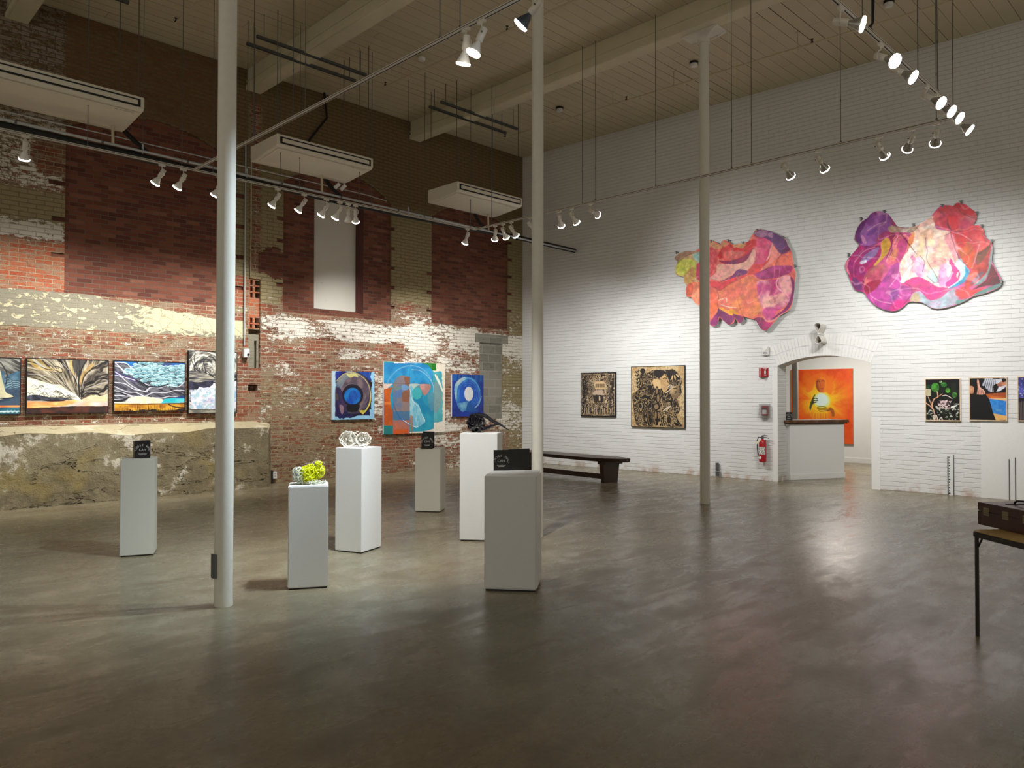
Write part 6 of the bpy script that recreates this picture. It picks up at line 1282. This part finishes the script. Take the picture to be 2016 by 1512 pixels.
outA = [(125, 475), (170, 420), (270, 375), (400, 370), (470, 325), (590, 235), (690, 255), (745, 285), (765, 240), (805, 228), (870, 250), (910, 285), (1000, 275), (1060, 265), (1130, 240), (1150, 190), (1190, 135), (1215, 90), (1265, 78), (1400, 100), (1540, 160), (1620, 210), (1660, 300), (1705, 380), (1725, 500), (1740, 600), (1765, 680), (1750, 800), (1740, 940), (1690, 1150), (1560, 1240), (1470, 1340), (1400, 1420), (1345, 1450), (1295, 1425), (1240, 1340), (1215, 1300), (1130, 1280), (1045, 1255), (1060, 1300), (1000, 1350), (940, 1290), (925, 1340), (860, 1372), (790, 1320), (725, 1265), (700, 1365), (620, 1385), (560, 1290), (470, 1130), (400, 1075), (350, 1000), (290, 990), (275, 900), (290, 840), (255, 790), (250, 730), (150, 690), (140, 610), (165, 520)]
shaped((1310, 440, 6.871), outA, .09, (226, 100, 90), dA, 'pink and orange irregular petal-shaped painting partly behind the slim far column', (900, 760), 110, [(150, 390), (620, 240), (850, 232), (1050, 262), (1243, 90), (1595, 190), (1755, 575)], 3)
def dB(cv):
    P = cv.poly; cv.put(sstep(cv.nz(.05, 3), .4, .6), (190, 60, 130), .5)
    P([(200, 480), (230, 350), (350, 230), (370, 190), (480, 155), (570, 175), (620, 240), (620, 330), (560, 450), (430, 540), (330, 560), (230, 530)], (126, 60, 134), col2=(150, 84, 156), f=.07); P([(200, 480), (220, 350), (290, 270), (350, 235), (300, 330), (250, 430), (280, 530)], (96, 36, 104), .9); P([(260, 400), (350, 330), (420, 330), (330, 380), (290, 460)], (150, 100, 166), .8); P([(270, 430), (320, 480), (320, 540), (280, 500)], (196, 130, 176), .9); P([(330, 420), (440, 340), (430, 400), (360, 440)], (104, 56, 134), .8); P([(470, 440), (570, 380), (560, 460), (440, 520)], (160, 40, 80), .7, soft=3)
    P([(80, 790), (130, 690), (250, 560), (400, 560), (500, 560), (480, 700), (420, 800), (330, 880), (290, 1020), (290, 1100), (190, 1060), (130, 930)], (176, 24, 96), col2=(150, 30, 110), f=.07); P([(80, 770), (130, 710), (110, 800), (140, 900), (100, 860)], (226, 130, 150), .9)
    P([(250, 750), (330, 650), (470, 570), (450, 650), (380, 710), (290, 770)], (140, 116, 170), .9); P([(255, 745), (330, 720), (330, 750), (270, 770)], (226, 226, 240), .9, soft=1); cv.line([(290, 600), (200, 720), (180, 860), (200, 980), (240, 1040)], 1.2, (220, 120, 150), .6)
    P([(180, 920), (260, 980), (280, 1070), (200, 1060), (160, 980)], (96, 50, 110), .8)
    P([(500, 520), (570, 460), (610, 520), (590, 620), (530, 700), (440, 790), (420, 780), (500, 660)], (196, 150, 40), .95, col2=(214, 170, 70)); P([(580, 400), (670, 420), (650, 560), (600, 680), (560, 700), (620, 540)], (140, 30, 70), .9)
    P([(630, 620), (640, 480), (720, 420), (830, 460), (820, 600), (760, 720), (700, 760), (600, 780), (560, 720)], (206, 80, 110), col2=(226, 120, 130), f=.08); P([(700, 520), (800, 460), (810, 560), (740, 720), (680, 730)], (190, 50, 120), .9); P([(600, 660), (700, 580), (690, 680), (640, 740)], (206, 130, 80), .7, soft=2)
    P([(300, 960), (340, 860), (440, 790), (540, 780), (520, 900), (440, 1040), (360, 1100), (320, 1060)], (176, 60, 90), col2=(206, 110, 110)); P([(310, 1080), (330, 1000), (440, 960), (500, 960), (500, 1080), (440, 1160), (360, 1150)], (150, 16, 60), .95)
    P([(440, 1060), (560, 900), (640, 780), (720, 760), (740, 900), (720, 1010), (820, 1030), (860, 1080), (850, 1160), (760, 1260), (640, 1310), (520, 1300), (400, 1220), (330, 1140)], (150, 44, 130), col2=(186, 60, 150), f=.06); P([(660, 1200), (780, 1190), (830, 1180), (740, 1290), (600, 1310)], (206, 24, 120), .9, soft=3); P([(610, 1080), (700, 1060), (690, 1160), (620, 1200)], (96, 50, 130), .6, soft=3)
    P([(730, 900), (720, 780), (780, 660), (860, 560), (880, 440), (800, 370), (940, 300), (1090, 210), (1130, 280), (1150, 360), (1310, 400), (1360, 560), (1400, 720), (1400, 900), (1340, 1020), (1180, 1040), (1000, 940), (880, 930), (770, 990)], (240, 222, 206), col2=(244, 204, 180), f=.06)
    P([(580, 350), (640, 320), (760, 350), (900, 340), (960, 300), (880, 400), (780, 400), (680, 400), (620, 400)], (206, 196, 176), .9, col2=(160, 130, 100)); P([(820, 490), (860, 420), (890, 400), (890, 470), (860, 560), (820, 600)], (226, 140, 60), .85); P([(930, 330), (1090, 230), (1110, 290), (1020, 330)], (214, 150, 140), .6)
    for c in ((1060, 420, 60, 70, (236, 180, 140)), (980, 480, 40, 90, (240, 190, 150)), (1160, 560, 60, 90, (242, 206, 170)), (1250, 620, 50, 70, (236, 176, 150)), (970, 600, 40, 80, (248, 226, 170)), (1090, 520, 46, 44, (250, 236, 190)), (1120, 760, 60, 50, (236, 170, 150)), (870, 620, 50, 90, (244, 236, 226))): cv.ell(c[0], c[1], c[2], c[3], c[4], .7, soft=2, rot=.2)
    P([(790, 770), (860, 660), (920, 690), (880, 780), (900, 850), (830, 850)], (206, 60, 140), .85, wob=14, col2=(240, 200, 210), f=.2); P([(880, 780), (930, 680), (1000, 740), (1030, 850), (980, 930), (900, 880)], (214, 140, 206), .8, col2=(236, 190, 226)); P([(800, 700), (860, 740), (860, 830), (790, 960), (740, 960)], (250, 240, 232), .9, wob=8)
    P([(1090, 700), (1200, 690), (1260, 720), (1260, 820), (1200, 900), (1180, 1000), (1170, 900), (1180, 800)], (230, 160, 150), .8); P([(1180, 1020), (1190, 800), (1260, 760), (1330, 820), (1380, 900), (1300, 1020)], (206, 130, 196), .85, col2=(226, 170, 206)); P([(1280, 760), (1310, 690), (1340, 760), (1390, 860), (1380, 960), (1280, 1030), (1240, 1000), (1330, 880)], (206, 30, 130), .95, wob=8)
    P([(1270, 840), (1320, 800), (1320, 880), (1280, 920)], (250, 236, 236), .9); P([(1030, 900), (1080, 830), (1140, 900), (1170, 970), (1130, 1000), (1080, 960)], (170, 206, 206), .9)
    P([(1370, 760), (1440, 700), (1500, 770), (1530, 860), (1490, 950), (1400, 1010), (1280, 1050), (1400, 960), (1420, 860)], (190, 222, 232), .95); P([(1480, 790), (1530, 860), (1490, 960), (1400, 1020), (1290, 1055), (1430, 960), (1480, 880)], (20, 140, 180), .95, soft=1)
    P([(1120, 280), (1130, 180), (1240, 90), (1340, 95), (1380, 60), (1440, 55), (1520, 100), (1600, 160), (1610, 240), (1580, 310), (1500, 370), (1320, 380), (1220, 350)], (214, 96, 96), col2=(196, 50, 60), f=.07); P([(1350, 90), (1440, 60), (1520, 110), (1580, 160), (1500, 200), (1420, 130)], (206, 30, 44), .95)
    P([(1180, 230), (1280, 170), (1400, 180), (1430, 260), (1400, 350), (1310, 380), (1210, 340)], (186, 16, 50), col2=(214, 60, 80), f=.1); P([(1280, 210), (1370, 210), (1400, 290), (1360, 370), (1300, 330)], (214, 24, 40), .95); P([(1430, 280), (1500, 210), (1590, 220), (1580, 310), (1480, 360), (1420, 350)], (190, 44, 80), .95, col2=(214, 110, 120)); P([(1270, 230), (1300, 330), (1330, 390), (1280, 340)], (90, 8, 30), .9)
    P([(1310, 400), (1500, 370), (1560, 320), (1650, 320), (1710, 390), (1720, 470), (1790, 520), (1740, 600), (1640, 660), (1560, 760), (1530, 830), (1470, 760), (1380, 600)], (206, 40, 56), col2=(224, 96, 90), f=.07); P([(1380, 600), (1360, 500), (1420, 460), (1540, 520), (1600, 620), (1570, 820), (1480, 760)], (214, 70, 24), .95, col2=(190, 90, 30), f=.1); P([(1240, 460), (1330, 420), (1460, 630), (1400, 600), (1370, 760), (1310, 620)], (240, 150, 160), .9, soft=1); P([(1360, 430), (1480, 460), (1480, 560), (1400, 560)], (206, 24, 30), .9, soft=2)
    P([(1550, 850), (1600, 760), (1640, 640), (1790, 530), (1790, 560), (1760, 720), (1740, 860), (1600, 990), (1480, 1060), (1490, 960)], (206, 66, 40), col2=(150, 30, 24), f=.08); P([(1610, 660), (1720, 590), (1790, 520), (1760, 620), (1680, 740), (1620, 780)], (96, 60, 24), .8)
    P([(1760, 760), (1800, 780), (1860, 880), (1890, 960), (1880, 1010), (1700, 1030), (1560, 1070), (1720, 960), (1750, 860)], (110, 14, 24), col2=(84, 12, 26)); P([(1580, 1020), (1680, 930), (1750, 840), (1770, 700), (1800, 560), (1800, 700), (1760, 860), (1690, 980)], (110, 160, 150), .9); P([(1540, 1000), (1660, 860), (1700, 880), (1600, 980)], (96, 84, 110), .8)
    P([(770, 990), (880, 925), (980, 930), (1060, 1000), (1160, 1040), (1260, 1050), (1180, 1150), (1100, 1200), (1000, 1090), (930, 1060), (860, 1110), (860, 1060), (820, 1030)], (176, 60, 110), col2=(226, 50, 130), f=.07); P([(960, 1030), (1160, 1060), (1250, 1050), (1170, 1130), (1100, 1210), (1060, 1140), (990, 1100)], (214, 40, 130), .9, wob=14)
    P([(840, 1180), (880, 1110), (960, 1090), (1060, 1190), (1200, 1160), (1300, 1080), (1380, 1070), (1400, 1190), (1340, 1250), (1180, 1290), (1060, 1270), (960, 1210), (860, 1210)], (170, 160, 180), col2=(150, 170, 180), f=.07); P([(840, 1190), (870, 1120), (930, 1110), (960, 1200), (870, 1210)], (176, 156, 120), .95)
    P([(1370, 1110), (1400, 1060), (1480, 1040), (1700, 1050), (1860, 1000), (1640, 1080), (1520, 1160), (1420, 1180)], (226, 50, 50), .95, wob=12, soft=1); P([(1390, 1190), (1520, 1170), (1640, 1090), (1880, 1000), (1895, 1030), (1700, 1110), (1560, 1150), (1480, 1200), (1380, 1240)], (84, 140, 130), .95)
    for p in ([(1028, 460), (1025, 540), (1045, 620), (1030, 700), (1070, 790), (1130, 880), (1170, 970), (1130, 995), (1080, 950), (1035, 910)], [(950, 665), (1010, 740), (1000, 800), (985, 860)], [(620, 300), (700, 335), (800, 345), (900, 335)], [(1310, 395), (1370, 600), (1430, 720), (1520, 800)], [(1400, 110), (1440, 170), (1520, 210), (1590, 230)], [(230, 540), (300, 560), (420, 540), (540, 470)], [(310, 1090), (300, 1000), (340, 880), (430, 800)], [(720, 420), (640, 500), (620, 640), (560, 720)], [(780, 990), (840, 1030), (860, 1090), (820, 1180), (760, 1240)], [(1640, 660), (1740, 590), (1790, 520)]): cv.line(p, .8, (60, 20, 50), .8)
    for p in ([(340, 380), (450, 310), (560, 280)], [(200, 740), (300, 620), (430, 570)], [(700, 440), (640, 560), (560, 740)], [(600, 1040), (700, 900), (720, 800)], [(1340, 400), (1450, 430), (1560, 500)], [(1560, 820), (1600, 720), (1650, 540)], [(700, 1130), (740, 1170)], [(380, 1140), (480, 1200), (620, 1230)]): cv.line(p, 1.1, (240, 190, 200), .7)
    o1 = np.ones(cv.X.shape); veins(cv, o1, 62, .03, (246, 200, 210), .4); veins(cv, o1, 72, .045, (90, 16, 60), .35, .012); veins(cv, o1, 82, .08, (200, 90, 150), .25)
    cv.var(.24, .16, 5, 6)
outB = [(195, 480), (215, 370), (270, 280), (345, 230), (380, 185), (450, 155), (530, 160), (590, 190), (620, 240), (620, 295), (700, 330), (800, 345), (900, 325), (980, 285), (1080, 220), (1130, 160), (1200, 95), (1290, 85), (1345, 90), (1380, 60), (1440, 55), (1500, 80), (1560, 130), (1610, 170), (1612, 250), (1580, 312), (1650, 320), (1700, 370), (1720, 450), (1790, 520), (1805, 600), (1800, 740), (1860, 860), (1905, 950), (1895, 1025), (1800, 1080), (1680, 1120), (1570, 1150), (1480, 1200), (1360, 1250), (1200, 1290), (1090, 1280), (980, 1220), (830, 1212), (760, 1270), (660, 1318), (540, 1302), (430, 1250), (340, 1160), (300, 1100), (200, 1070), (150, 980), (110, 880), (80, 800), (95, 740), (140, 680), (240, 550)]
shaped((1650, 390, 5.929), outB, .07, (200, 80, 130), dB, 'large red magenta and purple irregular shaped painting high on the white wall at right', (950, 700), 115, [(275, 240), (545, 155), (885, 315), (1220, 90), (1438, 50), (1620, 175), (1675, 325), (1790, 500), (1905, 970), (130, 660)], 8)
